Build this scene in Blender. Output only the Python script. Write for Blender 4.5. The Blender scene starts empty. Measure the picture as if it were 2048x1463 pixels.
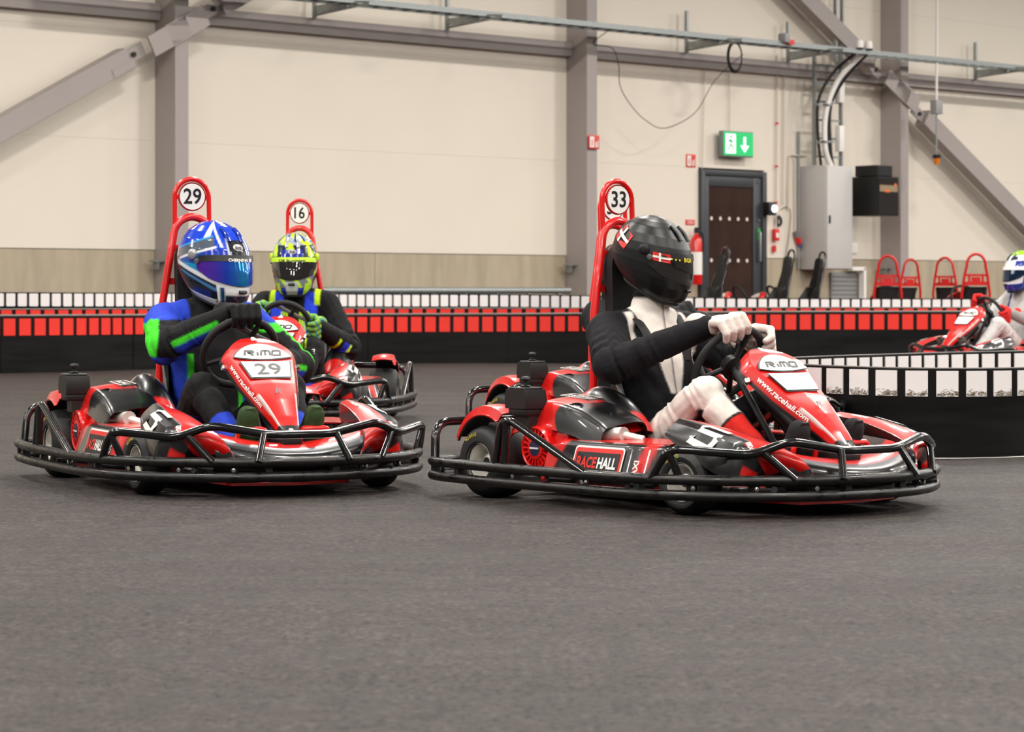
import bpy, bmesh, math, random
import numpy as np
from mathutils import Vector, Matrix
random.seed(7); np.random.seed(7)
SC = bpy.context.scene
COL = SC.collection

# ------------------------------------------------------------------ camera
K = 0.92                      # all lengths below are laid out in survey units, 1 unit = 0.92 m
cam_d = bpy.data.cameras.new('camera'); cam = bpy.data.objects.new('camera', cam_d); COL.objects.link(cam)
cam.location = (0, 0, 0.85*K); cam.rotation_euler = (math.radians(90), 0, 0)
cam_d.sensor_width = 36; cam_d.lens = 36*5300/2048; cam_d.shift_y = -148.5/2048
cam_d.clip_start = 0.1; cam_d.clip_end = 300
cam_d.dof.use_dof = True; cam_d.dof.focus_distance = 11.6*K; cam_d.dof.aperture_fstop = 7.1
SC.camera = cam
SC.view_settings.view_transform = 'Standard'; SC.view_settings.look = 'None'
SC.view_settings.exposure = 0.0; SC.view_settings.gamma = 1.0; SC.view_settings.use_curve_mapping = False

for q, v in (('max_bounces', 5), ('diffuse_bounces', 3), ('glossy_bounces', 2), ('transmission_bounces', 3), ('caustics_reflective', False), ('caustics_refractive', False)): setattr(SC.cycles, q, v)

# ------------------------------------------------------------------ world and hall lighting
w = bpy.data.worlds.new('hall_air'); SC.world = w; w.use_nodes = True
w.node_tree.nodes['Background'].inputs[0].default_value = (1.0, .95, .9, 1)
w.node_tree.nodes['Background'].inputs[1].default_value = 0.13
# wall frame: U runs along the back wall to the right and away, N points into the hall
U = np.array([.71919361, .69480972, 0]); N = np.array([.69480972, -.71919361, 0]); W0 = np.array([.76373912, 37.10042494, 0])
def WP(a, off, z): return W0 + a*U + off*N + np.array([0, 0, z])
WROT = math.atan2(U[1], U[0])
def lamp(i, a, off, energy):
    l = bpy.data.lights.new('ceiling_lamp_light', 'AREA'); l.shape = 'RECTANGLE'; l.size = 1.3; l.size_y = .28
    l.energy = energy; l.color = (1, .95, .885)
    o = bpy.data.objects.new('ceiling_lamp_light', l); COL.objects.link(o)
    o.location = WP(a, off, 7.6)*K; o.rotation_euler = (0, 0, WROT)
for i, off in enumerate((6.5, 12, 17.5, 23, 28.5, 34)):
    for j in range(10):
        lamp(i*10+j, -36+6.6*j+(3.3 if i % 2 else 0), off, 285)

# ------------------------------------------------------------------ helpers
def lin(c):
    c = np.asarray(c, float)/255.
    return np.where(c <= .04045, c/12.92, ((c+.055)/1.055)**2.4)
MAT = {}
def mat(name, rgb=(128,128,128), rough=.5, metal=0., coat=0., var=.0, vscale=8., bump=0., bscale=60., spec=.5,
        emit=None, estr=0., attr=False, alpha=1., trans=0., rvar=0., coat_rough=.05, stretch=None):
    if name in MAT: return MAT[name]
    m = bpy.data.materials.new(name); m.use_nodes = True; nt = m.node_tree; nd = nt.nodes; lk = nt.links
    b = nd['Principled BSDF']; c = list(lin(rgb))+[1]
    b.inputs['Base Color'].default_value = c; b.inputs['Roughness'].default_value = rough; b.inputs['Metallic'].default_value = metal
    b.inputs['Coat Weight'].default_value = coat; b.inputs['Coat Roughness'].default_value = coat_rough
    b.inputs['Specular IOR Level'].default_value = spec; b.inputs['Alpha'].default_value = alpha
    b.inputs['Transmission Weight'].default_value = trans
    if emit is not None:
        b.inputs['Emission Color'].default_value = list(lin(emit))+[1]; b.inputs['Emission Strength'].default_value = estr
    tc = nd.new('ShaderNodeTexCoord'); src = tc.outputs['Object']
    if stretch:
        mp = nd.new('ShaderNodeMapping'); mp.inputs['Scale'].default_value = stretch; lk.new(src, mp.inputs[0]); src = mp.outputs[0]
    n1 = nd.new('ShaderNodeTexNoise'); n1.inputs['Scale'].default_value = vscale; n1.inputs['Detail'].default_value = 5; lk.new(src, n1.inputs['Vector'])
    mr = nd.new('ShaderNodeMapRange'); mr.inputs[1].default_value = .3; mr.inputs[2].default_value = .7
    mr.inputs[3].default_value = 1-var; mr.inputs[4].default_value = 1+var*.6; lk.new(n1.outputs[0], mr.inputs[0])
    mx = nd.new('ShaderNodeMix'); mx.data_type = 'RGBA'; mx.blend_type = 'MULTIPLY'; mx.inputs[0].default_value = 1
    if attr:
        at = nd.new('ShaderNodeAttribute'); at.attribute_name = 'Col'; lk.new(at.outputs['Color'], mx.inputs[6])
    else: mx.inputs[6].default_value = c
    lk.new(mr.outputs[0], mx.inputs[7]); lk.new(mx.outputs[2], b.inputs['Base Color'])
    if rvar:
        m2 = nd.new('ShaderNodeMapRange'); m2.inputs[1].default_value = .3; m2.inputs[2].default_value = .7
        m2.inputs[3].default_value = max(.02, rough-rvar); m2.inputs[4].default_value = min(1, rough+rvar)
        lk.new(n1.outputs[0], m2.inputs[0]); lk.new(m2.outputs[0], b.inputs['Roughness'])
    if bump:
        n2 = nd.new('ShaderNodeTexNoise'); n2.inputs['Scale'].default_value = bscale; n2.inputs['Detail'].default_value = 4; lk.new(src, n2.inputs['Vector'])
        bp = nd.new('ShaderNodeBump'); bp.inputs['Strength'].default_value = bump; bp.inputs['Distance'].default_value = .02
        lk.new(n2.outputs[0], bp.inputs['Height']); lk.new(bp.outputs[0], b.inputs['Normal'])
    MAT[name] = m; return m

class MB:
    """collects vertices and faces, then links them as one mesh object"""
    def __init__(s): s.v = []; s.f = []; s.c = []; s.n = 0
    def add(s, V, F, C=None):
        V = np.asarray(V, float).reshape(-1, 3); s.v.append(V)
        s.f += [tuple(i+s.n for i in f) for f in F]; s.n += len(V)
        s.c.append(np.broadcast_to(np.asarray((0, 0, 0) if C is None else C, float), (len(V), 3)))
        return s
    def box(s, c, d, R=None, bev=0.):
        bm = bmesh.new(); bmesh.ops.create_cube(bm, size=1)
        for v in bm.verts: v.co = Vector((v.co.x*d[0], v.co.y*d[1], v.co.z*d[2]))
        if bev: bmesh.ops.bevel(bm, geom=bm.edges[:], offset=bev, segments=2, affect='EDGES', profile=.5)
        V = np.array([v.co[:] for v in bm.verts]); F = [[v.index for v in f.verts] for f in bm.faces]; bm.free()
        if R is not None: V = V @ np.asarray(R, float).T
        return s.add(V+np.asarray(c, float), F)
    def tube(s, P, r, seg=10, closed=False, caps=True, flat=None):
        P = np.asarray(P, float); n = len(P); r = np.broadcast_to(np.asarray(r, float), (n,))
        if closed: T = np.roll(P, -1, 0)-np.roll(P, 1, 0)
        else: T = np.gradient(P, axis=0)
        T = T/np.maximum(np.linalg.norm(T, axis=1), 1e-9)[:, None]
        a = np.array([0, 0, 1.]) if abs(T[0, 2]) < .9 else np.array([1., 0, 0])
        nrm = np.cross(T[0], a); nrm /= np.linalg.norm(nrm); V = []
        ang = np.arange(seg)*2*math.pi/seg
        for i in range(n):
            nrm = nrm-T[i]*(nrm@T[i]); nrm /= max(np.linalg.norm(nrm), 1e-9); bn = np.cross(T[i], nrm)
            V.append(P[i]+r[i]*(np.cos(ang)[:, None]*nrm+np.sin(ang)[:, None]*bn*(flat or 1)))
        F = []
        for i in range(n if closed else n-1):
            j = (i+1) % n
            for k in range(seg):
                l = (k+1) % seg; F.append((i*seg+k, i*seg+l, j*seg+l, j*seg+k))
        if caps and not closed: F += [tuple(range(seg))[::-1], tuple(range((n-1)*seg, n*seg))]
        return s.add(np.concatenate(V), F)
    def lathe(s, prof, c=(0, 0, 0), axis=(0, 1, 0), seg=32, a0=0., a1=None):
        """prof: list of (radius, height along axis)"""
        ax = np.asarray(axis, float); ax /= np.linalg.norm(ax)
        t = np.array([1., 0, 0]) if abs(ax[0]) < .8 else np.array([0, 0, 1.])
        e1 = np.cross(ax, t); e1 /= np.linalg.norm(e1); e2 = np.cross(ax, e1)
        full = a1 is None; m = seg if full else seg+1
        ang = a0+np.arange(m)*((2*math.pi if full else a1-a0)/seg)
        V = [np.asarray(c)+p[1]*ax+p[0]*(np.cos(ang)[:, None]*e1+np.sin(ang)[:, None]*e2) for p in prof]
        F = []
        for i in range(len(prof)-1):
            for k in range(seg):
                l = (k+1) % m; F.append((i*m+k, (i+1)*m+k, (i+1)*m+l, i*m+l))
        return s.add(np.concatenate(V), F)
    def prism(s, poly, o, ex, ey, ez, h):
        """2D polygon extruded by h along ez"""
        p = np.asarray(poly, float); o, ex, ey, ez = [np.asarray(q, float) for q in (o, ex, ey, ez)]
        B = o+p[:, :1]*ex+p[:, 1:]*ey; n = len(p)
        F = [tuple(range(n))[::-1], tuple(range(n, 2*n))]+[(i, (i+1) % n, n+(i+1) % n, n+i) for i in range(n)]
        return s.add(np.concatenate([B, B+ez*h]), F)
    def panel(s, P, C=None, thick=.006, inner=(12, 12, 13), ref=None):
        """P: (nu,nv,3) surface, C: (nu,nv,3) linear colours; gets a back side thick away"""
        P = np.asarray(P, float); nu, nv = P.shape[:2]
        n = np.cross(np.gradient(P, axis=0), np.gradient(P, axis=1)); n /= np.maximum(np.linalg.norm(n, axis=2), 1e-9)[..., None]
        r0 = P.reshape(-1, 3).mean(0)-np.array([0, 0, .15]) if ref is None else np.asarray(ref, float)
        if ((P-r0)*n).sum() < 0: n = -n
        Q = P-n*thick; idx = np.arange(nu*nv).reshape(nu, nv); M = nu*nv; F = []
        a, b, c, d = idx[:-1, :-1].ravel(), idx[1:, :-1].ravel(), idx[1:, 1:].ravel(), idx[:-1, 1:].ravel()
        F += list(zip(a.tolist(), b.tolist(), c.tolist(), d.tolist()))
        F += list(zip((d+M).tolist(), (c+M).tolist(), (b+M).tolist(), (a+M).tolist()))
        rim = list(idx[0, :])+list(idx[1:, -1])+list(idx[-1, -2::-1])+list(idx[-2:0:-1, 0]); m = len(rim)
        F += [(int(rim[i]), int(rim[(i+1) % m]), int(rim[(i+1) % m]+M), int(rim[i]+M)) for i in range(m)]
        C0 = np.zeros((M, 3)) if C is None else np.asarray(C, float).reshape(M, 3)
        return s.add(np.concatenate([P.reshape(M, 3), Q.reshape(M, 3)]), F, np.concatenate([C0, np.broadcast_to(lin(inner), (M, 3))]))
    def sheet(s, P):
        P = np.asarray(P, float); nu, nv = P.shape[:2]; idx = np.arange(nu*nv).reshape(nu, nv)
        return s.add(P.reshape(-1, 3), list(zip(idx[:-1, :-1].ravel().tolist(), idx[1:, :-1].ravel().tolist(), idx[1:, 1:].ravel().tolist(), idx[:-1, 1:].ravel().tolist())))
    def mesh(s, name, col=False):
        me = bpy.data.meshes.new(name); me.from_pydata(np.concatenate(s.v).tolist(), [], s.f); me.update()
        if col:
            a = me.color_attributes.new('Col', 'FLOAT_COLOR', 'POINT'); C = np.concatenate(s.c)
            a.data.foreach_set('color', np.concatenate([C, np.ones((len(C), 1))], 1).astype(np.float32).ravel())
        return me
    def build(s, name, m, parent=None, smooth=True, col=False, fix=True):
        me = s.mesh(name, col)
        if fix:
            bm = bmesh.new(); bm.from_mesh(me); bmesh.ops.recalc_face_normals(bm, faces=bm.faces); bm.to_mesh(me); bm.free()
        return link(name, me, m, parent, smooth)
def link(name, me, m, parent=None, smooth=True):
    if smooth:
        me.shade_smooth()
        try: me.set_sharp_from_angle(angle=math.radians(38))
        except Exception: pass
    if m is not None and not me.materials: me.materials.append(m)
    o = bpy.data.objects.new(name, me); COL.objects.link(o); o.parent = parent
    return o
def thing(name, label, cat, loc=(0, 0, 0), rz=0, group=None, scale=None, kind=None):
    o = bpy.data.objects.new(name, None); COL.objects.link(o); o.empty_display_size = .2
    o.location = loc; o.rotation_euler = (0, 0, rz); tag(o, label, cat, group, kind)
    if scale: o.scale = scale
    return o
def tag(o, label=None, cat=None, group=None, kind=None):
    if label: o['label'] = label
    if cat: o['category'] = cat
    if group: o['group'] = group
    if kind: o['kind'] = kind
    return o
def spline(P, sub=6, closed=False):
    """Catmull-Rom through the points"""
    P = np.asarray(P, float); n = len(P); out = []
    for i in range(n if closed else n-1):
        g = lambda k: P[k % n] if closed else P[min(max(k, 0), n-1)]
        p0, p1, p2, p3 = g(i-1), g(i), g(i+1), g(i+2)
        for t in np.arange(sub)/sub:
            out.append(.5*((2*p1)+(-p0+p2)*t+(2*p0-5*p1+4*p2-p3)*t*t+(-p0+3*p1-3*p2+p3)*t**3))
    if not closed: out.append(P[-1])
    return np.array(out)
def bend(P, r=.03, sub=5):
    """polyline with rounded corners"""
    P = [np.asarray(p, float) for p in P]; out = [P[0]]
    for i in range(1, len(P)-1):
        a, b, c = P[i-1], P[i], P[i+1]; d1 = (a-b); d2 = (c-b); l1 = np.linalg.norm(d1); l2 = np.linalg.norm(d2)
        q = min(r, l1*.45, l2*.45); s, e = b+d1/l1*q, b+d2/l2*q
        for t in np.linspace(0, 1, sub): out.append((1-t)**2*s+2*t*(1-t)*b+t*t*e)
    out.append(P[-1]); return np.array(out)
def ci(x, xs, ys):
    """smooth curve through the given points"""
    S = spline(np.stack([np.asarray(xs, float), np.asarray(ys, float)], 1), 12); return np.interp(x, S[:, 0], S[:, 1])
def inpoly(x, y, poly):
    x = np.asarray(x); r = np.zeros(x.shape, bool); n = len(poly); j = n-1
    for i in range(n):
        xi, yi = poly[i]; xj, yj = poly[j]
        r ^= ((yi > y) != (yj > y)) & (x < (xj-xi)*(y-yi)/((yj-yi) or 1e-12)+xi); j = i
    return r
def aa(fn, A, B, n=3):
    """colours of a pattern averaged over each grid cell"""
    da, db = abs(A[1, 0]-A[0, 0])+abs(A[0, 1]-A[0, 0]), abs(B[1, 0]-B[0, 0])+abs(B[0, 1]-B[0, 0]); out = 0
    for i in range(n):
        for j in range(n): out = out+fn(A+da*((i+.5)/n-.5), B+db*((j+.5)/n-.5))
    return out/(n*n)
TXT = {}
def text2d(body, size, bold=0., shear=0.):
    k = (body, size, bold, shear)
    if k not in TXT:
        c = bpy.data.curves.new('lettering', 'FONT'); c.body = body; c.size = size; c.align_x = 'CENTER'; c.align_y = 'CENTER'
        c.offset = bold; c.shear = shear; c.resolution_u = 3; c.fill_mode = 'FRONT'
        o = bpy.data.objects.new('lettering', c); COL.objects.link(o)
        bpy.context.view_layer.update()
        me = bpy.data.meshes.new_from_object(o.evaluated_get(bpy.context.evaluated_depsgraph_get()))
        V = np.array([v.co[:] for v in me.vertices])[:, :2]; F = [tuple(p.vertices) for p in me.polygons]
        bpy.data.objects.remove(o); bpy.data.meshes.remove(me); bpy.data.curves.remove(c); TXT[k] = (V, F)
    return TXT[k]
def text_on(mb, body, size, fn, bold=0., sx=1., shear=0., width=None):
    V, F = text2d(body, size, bold, shear); V = V.copy()
    c = (V.max(0)+V.min(0))/2; V -= c
    if width: sx = width/(V[:, 0].max()-V[:, 0].min())
    V[:, 0] *= sx
    return mb.add(fn(V[:, 0], V[:, 1]), F)
def frame_fn(o, ex, ey):
    o, ex, ey = [np.asarray(q, float) for q in (o, ex, ey)]
    return lambda x, y: o+np.asarray(x)[:, None]*ex+np.asarray(y)[:, None]*ey
def rrect(w, h, r, n=4):
    p = []
    for cx, cy, a in ((w/2-r, h/2-r, 0), (-w/2+r, h/2-r, 90), (-w/2+r, -h/2+r, 180), (w/2-r, -h/2+r, 270)):
        for k in range(n+1): t = math.radians(a+90*k/n); p.append((cx+r*math.cos(t), cy+r*math.sin(t)))
    return p
def strokes(mb, paths, wd, fn):
    """flat ribbons along 2D polylines, mitred at the corners"""
    for p in paths:
        p = np.asarray(p, float); d = np.diff(p, axis=0); d /= np.linalg.norm(d, axis=1)[:, None]; n = np.stack([-d[:, 1], d[:, 0]], 1); m = len(p)
        q = np.concatenate([n[:1], n[:-1]+n[1:], n[-1:]]); q /= np.maximum(np.linalg.norm(q, axis=1), 1e-6)[:, None]
        k = np.concatenate([[1.], 1/np.maximum((q[1:-1]*n[1:]).sum(1), .5), [1.]])[:, None]; a, b = p+q*k*wd/2, p-q*k*wd/2; V = np.concatenate([a, b])
        mb.add(fn(V[:, 0], V[:, 1]), [(i, i+1, m+i+1, m+i) for i in range(m-1)])
CACHE = {}
def part(name, parent, m, gen=None, key=None, smooth=True, col=False):
    """a part whose mesh is shared between alike things"""
    key = key or name
    if key in CACHE: me = CACHE[key]
    else:
        mb = MB(); gen(mb); me = mb.mesh(name, col); CACHE[key] = me
        bm = bmesh.new(); bm.from_mesh(me); bmesh.ops.recalc_face_normals(bm, faces=bm.faces); bm.to_mesh(me); bm.free()
        return link(name, me, m, parent, smooth)
    o = bpy.data.objects.new(name, me); COL.objects.link(o); o.parent = parent; return o

# ------------------------------------------------------------------ materials
M_asph = mat('asphalt')
M_cream = mat('cream_panel', (226, 217, 203), .55, var=.015, vscale=1.5)
M_conc = mat('precast_concrete', (176, 163, 141), .85, var=.14, vscale=2.2, bump=.15, bscale=30, stretch=(3, 3, .6))
M_steel = mat('grey_painted_steel', (160, 151, 148), .5, var=.03, vscale=3)
M_galv = mat('galvanised_steel', (150, 155, 155), .42, metal=.6, var=.1, vscale=20)
M_tube = mat('black_tube', (9, 9, 10), .16, coat=.5, var=.2, vscale=12)
M_worn = mat('worn_black_tube', (19, 17, 16), .36, var=.55, vscale=24, rvar=.15)
M_red = mat('red_enamel', (214, 16, 14), .28, coat=.6, var=.05, vscale=4)
M_paint = mat('printed_bodywork', rough=.30, coat=.55, attr=True, var=.05, vscale=9)
M_tyre = mat('tyre_rubber', (20, 20, 21), .62, var=.12, vscale=30, bump=.05, bscale=200)
M_alu = mat('cast_aluminium', (216, 212, 204), .34, metal=.45, var=.06, vscale=30)
M_chrome = mat('bright_metal', (215, 213, 208), .18, metal=1.)
M_blk = mat('black_plastic', (22, 22, 22), .45, var=.1, vscale=20)
M_dark = mat('dark_steel', (30, 30, 31), .5, metal=.3, var=.2, vscale=20)
M_white = mat('white_print', (238, 235, 230), .4)
M_ink = mat('black_print', (14, 14, 15), .4)
M_redink = mat('red_print', (214, 40, 34), .4)
M_yel = mat('yellow_print', (225, 205, 30), .5)
M_grey = mat('grey_grip', (120, 118, 114), .45)
M_suit = mat('suit_fabric', rough=.82, attr=True, var=.10, vscale=14, bump=.35, bscale=16, spec=.25)
M_glove = mat('glove_fabric', rough=.8, attr=True, var=.14, vscale=30, bump=.2, bscale=60, spec=.25)
M_shell = mat('helmet_lacquer', rough=.16, coat=1., attr=True, var=.03, vscale=9)
M_matte = mat('helmet_matte', rough=.36, attr=True, var=.03, vscale=9)
M_seat = mat('seat_shell', (16, 16, 17), .5, var=.1, vscale=10)
M_rubber = mat('matte_rubber', (18, 18, 19), .7)

def asphalt_nodes():
    nt = M_asph.node_tree; nd = nt.nodes; lk = nt.links; nd.clear()
    out = nd.new('ShaderNodeOutputMaterial'); b = nd.new('ShaderNodeBsdfPrincipled'); lk.new(b.outputs[0], out.inputs[0])
    tc = nd.new('ShaderNodeTexCoord')
    def noise(s, d=4, st=None, r=.5):
        n = nd.new('ShaderNodeTexNoise'); n.inputs['Scale'].default_value = s; n.inputs['Detail'].default_value = d; n.inputs['Roughness'].default_value = r
        if st:
            mp = nd.new('ShaderNodeMapping'); mp.inputs['Scale'].default_value = st[:3]; mp.inputs['Rotation'].default_value = (0, 0, st[3]); lk.new(tc.outputs['Object'], mp.inputs[0]); lk.new(mp.outputs[0], n.inputs['Vector'])
        else: lk.new(tc.outputs['Object'], n.inputs['Vector'])
        return n
    fine, big, streak = noise(48, 6, None, .85), noise(1.1, 4), noise(1., 5, (.35, 2.2, 1, .25))
    r1 = nd.new('ShaderNodeValToRGB'); r1.color_ramp.elements[0].position = .40; r1.color_ramp.elements[1].position = .64
    r1.color_ramp.elements[0].color = list(lin((12, 10, 10)))+[1]; r1.color_ramp.elements[1].color = list(lin((97, 89, 86)))+[1]; lk.new(fine.outputs[0], r1.inputs[0])
    def mul(col, fac, lo, hi):
        mr = nd.new('ShaderNodeMapRange'); mr.inputs[1].default_value = .35; mr.inputs[2].default_value = .65; mr.inputs[3].default_value = lo; mr.inputs[4].default_value = hi; lk.new(fac, mr.inputs[0])
        mx = nd.new('ShaderNodeMix'); mx.data_type = 'RGBA'; mx.blend_type = 'MULTIPLY'; mx.inputs[0].default_value = 1; lk.new(col, mx.inputs[6]); lk.new(mr.outputs[0], mx.inputs[7]); return mx.outputs[2]
    mid = noise(11, 4, None, .7); c = mul(r1.outputs[0], big.outputs[0], .88, 1.08); c = mul(c, streak.outputs[0], .95, 1.03); c = mul(c, mid.outputs[0], .66, 1.28); lk.new(c, b.inputs['Base Color'])
    mr = nd.new('ShaderNodeMapRange'); mr.inputs[1].default_value = .3; mr.inputs[2].default_value = .7; b.inputs['Specular IOR Level'].default_value = .22; mr.inputs[3].default_value = .52; mr.inputs[4].default_value = .62; lk.new(streak.outputs[0], mr.inputs[0]); lk.new(mr.outputs[0], b.inputs['Roughness'])
    bp = nd.new('ShaderNodeBump'); bp.inputs['Strength'].default_value = .9; bp.inputs['Distance'].default_value = .012; lk.new(fine.outputs[0], bp.inputs['Height']); lk.new(bp.outputs[0], b.inputs['Normal'])
asphalt_nodes()

# ------------------------------------------------------------------ the hall
tag(MB().add([(-60, -12, 0), (60, -12, 0), (60, 75, 0), (-60, 75, 0)], [(0, 1, 2, 3)]).build('floor', M_asph, smooth=False), 'dark grey asphalt track floor', None, kind='structure')
def wbox(mb, a0, a1, o0, o1, z0, z1, bev=0.):
    R = np.stack([U, N, [0, 0, 1.]], 1)
    return mb.box(WP((a0+a1)/2, (o0+o1)/2, (z0+z1)/2), (abs(a1-a0), abs(o1-o0), abs(z1-z0)), R, bev)
wall = wbox(MB(), -34, 24, -.35, -.10, 0, 8.0).build('wall_back', M_cream, smooth=False); tag(wall, 'cream metal panel wall over a concrete plinth', kind='structure')
cols = (-7.085, 0., 7.06)
edges = (-34, cols[0], cols[1], cols[2], 24)
zs = (1.36, 2.68, 3.985, 5.29, 6.6, 7.9)
DOOR = (2.755, 4.232, 2.65)
for i in range(4):
    for j in range(5):
        a0, a1, z0, z1 = edges[i], edges[i+1], zs[j], zs[j+1]
        if i == 2 and j == 0:
            for q0, q1 in ((a0, DOOR[0]), (DOOR[1], a1)): wbox(MB(), q0+.003, q1-.003, -.10, 0, z0, z1-.0016).build('wall_panel', M_cream, wall, smooth=False)
        else: wbox(MB(), a0+.001, a1-.001, -.10, 0, z0, z1-.0016).build('wall_panel', M_cream, wall, smooth=False)
    if i == 2:
        for q0, q1 in ((a0, DOOR[0]), (DOOR[1], a1)): wbox(MB(), q0+.004, q1-.004, -.10, -.012, 0, 1.352).build('concrete_plinth', M_conc, wall, smooth=False)
    else:
        m = (a0+a1)/2
        for q0, q1 in ((a0, m), (m, a1)): wbox(MB(), q0+.004, q1-.004, -.10, -.012, 0, 1.352).build('concrete_plinth', M_conc, wall, smooth=False)
which = ('left', 'middle', 'right')
for k, a in enumerate(cols):
    c = thing('steel_column', 'grey steel column %s' % ('behind the kart with number 29', 'in the middle of the wall behind the kart with number 33', 'beside the black wall boxes at right')[k], 'column', WP(a, .2, 0), WROT, 'steel columns')
    L = lambda x0, x1, y0, y1, z0, z1, bev=0.: MB().box(((x0+x1)/2, (y0+y1)/2, (z0+z1)/2), (x1-x0, y1-y0, z1-z0), None, bev)
    L(.0, .2, -.2, .21, .02, 7.6).build('shaft', M_steel, c); L(-.06, .26, -.2, .24, 0, .02).build('base_plate', M_steel, c)
    mb = MB().box((-.08, .05, 1.22), (.16, .12, .02)); mb.box((-.1, .05, 1.17), (.02, .1, .1)); mb.build('wall_bracket', M_galv, c)
# horizontal girts
for k in range(4):
    a0, a1 = edges[k]+.2*(k > 0), edges[k+1]
    g = thing('wall_girt', 'grey horizontal steel girt %s' % ('at far left of the wall', 'between the left and middle columns', 'between the middle and right columns', 'right of the rightmost column')[k], 'beam', WP((a0+a1)/2, .06, 4.235), WROT, 'wall girts')
    MB().box((0, 0, 0), (a1-a0-.01, .115, .2)).build('beam', M_steel, g, smooth=False)
    for e in (-1, 1): MB().box((e*((a1-a0)/2-.06), .06, 0), (.1, .012, .16)).build('end_plate', M_steel, g)
# diagonal braces
def brace(name, label, p, q, off, wd, gus):
    p, q = np.array(p), np.array(q); d = q-p; ln = np.linalg.norm(d); d /= ln; nn = np.array([-d[1], d[0]])
    t = thing(name, label, 'beam', WP((p[0]+q[0])/2, off, (p[1]+q[1])/2), WROT, 'diagonal wall braces')
    R = np.array([[d[0], 0, nn[0]], [0, 1, 0], [d[1], 0, nn[1]]])
    MB().box((0, 0, 0), (ln, .2, wd), R).build('tube_section', M_steel, t, smooth=False)
    for e, on in ((-1, gus[0]), (1, gus[1])):
        if not on: continue
        c = R @ np.array([e*(ln/2+.12), 0, 0]); MB().box(c, (.36, .025, wd*.62), R).build('splice_plate', M_steel, t)
        c = R @ np.array([e*(ln/2-.14), -.103, -wd*.28]); MB().box(c, (.34, .01, wd*.4), R).build('cover_plate', M_steel, t)
        c = R @ np.array([e*(ln/2+.64), -.125, 0]); MB().box(c, (.62, .03, wd*1.0), R).build('gusset_plate', M_steel, t)
        c = R @ np.array([e*(ln/2+.12), -.02, 0]); MB().lathe([(0, 0), (.03, 0), (.03, .03), (0, .03)], c, (0, -1, 0), 10).build('bolt', M_dark, t)
brace('wall_brace', 'grey diagonal brace rising to the column behind kart 29', (-11.4, 1.72), (-7.75, 3.62), .30, .26, (0, 1))
brace('wall_brace', 'short dark diagonal brace at top left continuing past the column', (-6.35, 4.36), (-3.6, 5.8), .30, .26, (1, 0))
brace('wall_brace', 'grey diagonal brace descending to the electrical riser from the roof', (3.6, 5.99), (6.4, 4.38), .30, .26, (0, 1))
brace('wall_brace', 'long grey diagonal brace descending right of the black wall boxes', (7.75, 3.62), (12.6, .81), .30, .28, (1, 0))
# ------------------------------------------------------------------ track barriers
M_bar = mat('black_barrier_plastic', (13, 12, 12), .45, spec=.2, var=.35, vscale=3, rvar=.1, stretch=(.5, .5, 5))
M_barw = mat('white_barrier_block', (232, 226, 226), .5, var=.02, vscale=6)
M_barr = mat('red_barrier_block', (224, 44, 30), .45, var=.05, vscale=5)
M_lip = mat('grey_barrier_lip', (120, 116, 112), .4, var=.1)
M_scuff = None
def smooth_path(P, step):
    S = spline(P, 24); d = np.concatenate([[0], np.cumsum(np.linalg.norm(np.diff(S[:, :2], axis=0), axis=1))])
    n = int(d[-1]/step); t = (np.arange(n+1))*step
    return np.stack([np.interp(t, d, S[:, k]) for k in range(S.shape[1])], 1)
def barrier(name, label, cat, P, pitch, tw, z0, z1, tmat, depth=.16, lip=True, bname='block', proud=.006, cut=None, lipmat=None, lipr=.012, rnd=.012, group=None):
    """P: plan points (x, y, height) left to right as the camera sees it; face looks to the right-hand side of travel"""
    Q = smooth_path([(p[0], p[1], p[2]) for p in P], pitch); c0 = Q[0, :2]
    t = thing(name, label, cat, (c0[0], c0[1], 0), 0, group)
    T = np.gradient(Q[:, :2], axis=0); T /= np.linalg.norm(T, axis=1)[:, None]; nf = np.stack([T[:, 1], -T[:, 0]], 1)
    X = Q[:, :2]-c0; n = len(Q); V = []
    for i in range(n):
        for o, zz in ((0, 0), (.0, Q[i, 2]), (-depth, Q[i, 2]), (-depth, 0)): V.append((X[i, 0]+nf[i, 0]*o, X[i, 1]+nf[i, 1]*o, zz))
    F = [(i*4+k, i*4+(k+1) % 4, i*4+4+(k+1) % 4, i*4+4+k) for i in range(n-1) for k in range(4)]+[(0, 1, 2, 3), tuple((n-1)*4+k for k in (3, 2, 1, 0))]
    MB().add(V, F).build('body', M_bar, t)
    # body made of sheets: vertical seams as thin raised strips every ten blocks
    for i in range(6, n-2, 10):
        p = np.array([X[i, 0], X[i, 1], Q[i, 2]*.47]); R = np.array([[T[i, 0], nf[i, 0], 0], [T[i, 1], nf[i, 1], 0], [0, 0, 1]])
        MB().box(p, (.012, .012, Q[i, 2]*.9), R).build('seam_strip', M_bar, t)
    if lip: MB().tube(np.concatenate([X+nf*.0, Q[:, 2:]+.004], 1)[:, :3], lipr, 8).build('top_lip', lipmat or M_lip, t)
    proto = None
    for i in range(n-1):
        m = (X[i]+X[i+1])/2; zc = (Q[i, 2]+Q[i+1, 2])/2-(z0+z1)/2+0
        d = X[i+1]-X[i]; a = math.atan2(d[1], d[0])
        if proto is None:
            mb = MB().prism(rrect(tw, z1-z0, rnd), (0, 0, 0), (1, 0, 0), (0, 0, 1), (0, -1, 0), proud+.004); o = mb.build(bname, tmat, t, smooth=False); proto = o
        else: o = bpy.data.objects.new(bname, proto.data); COL.objects.link(o); o.parent = t
        nn = np.array([d[1], -d[0]])/np.linalg.norm(d)
        o.location = (m[0]+nn[0]*.0, m[1]+nn[1]*.0, zc); o.rotation_euler = (0, 0, a)
    return t
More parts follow.
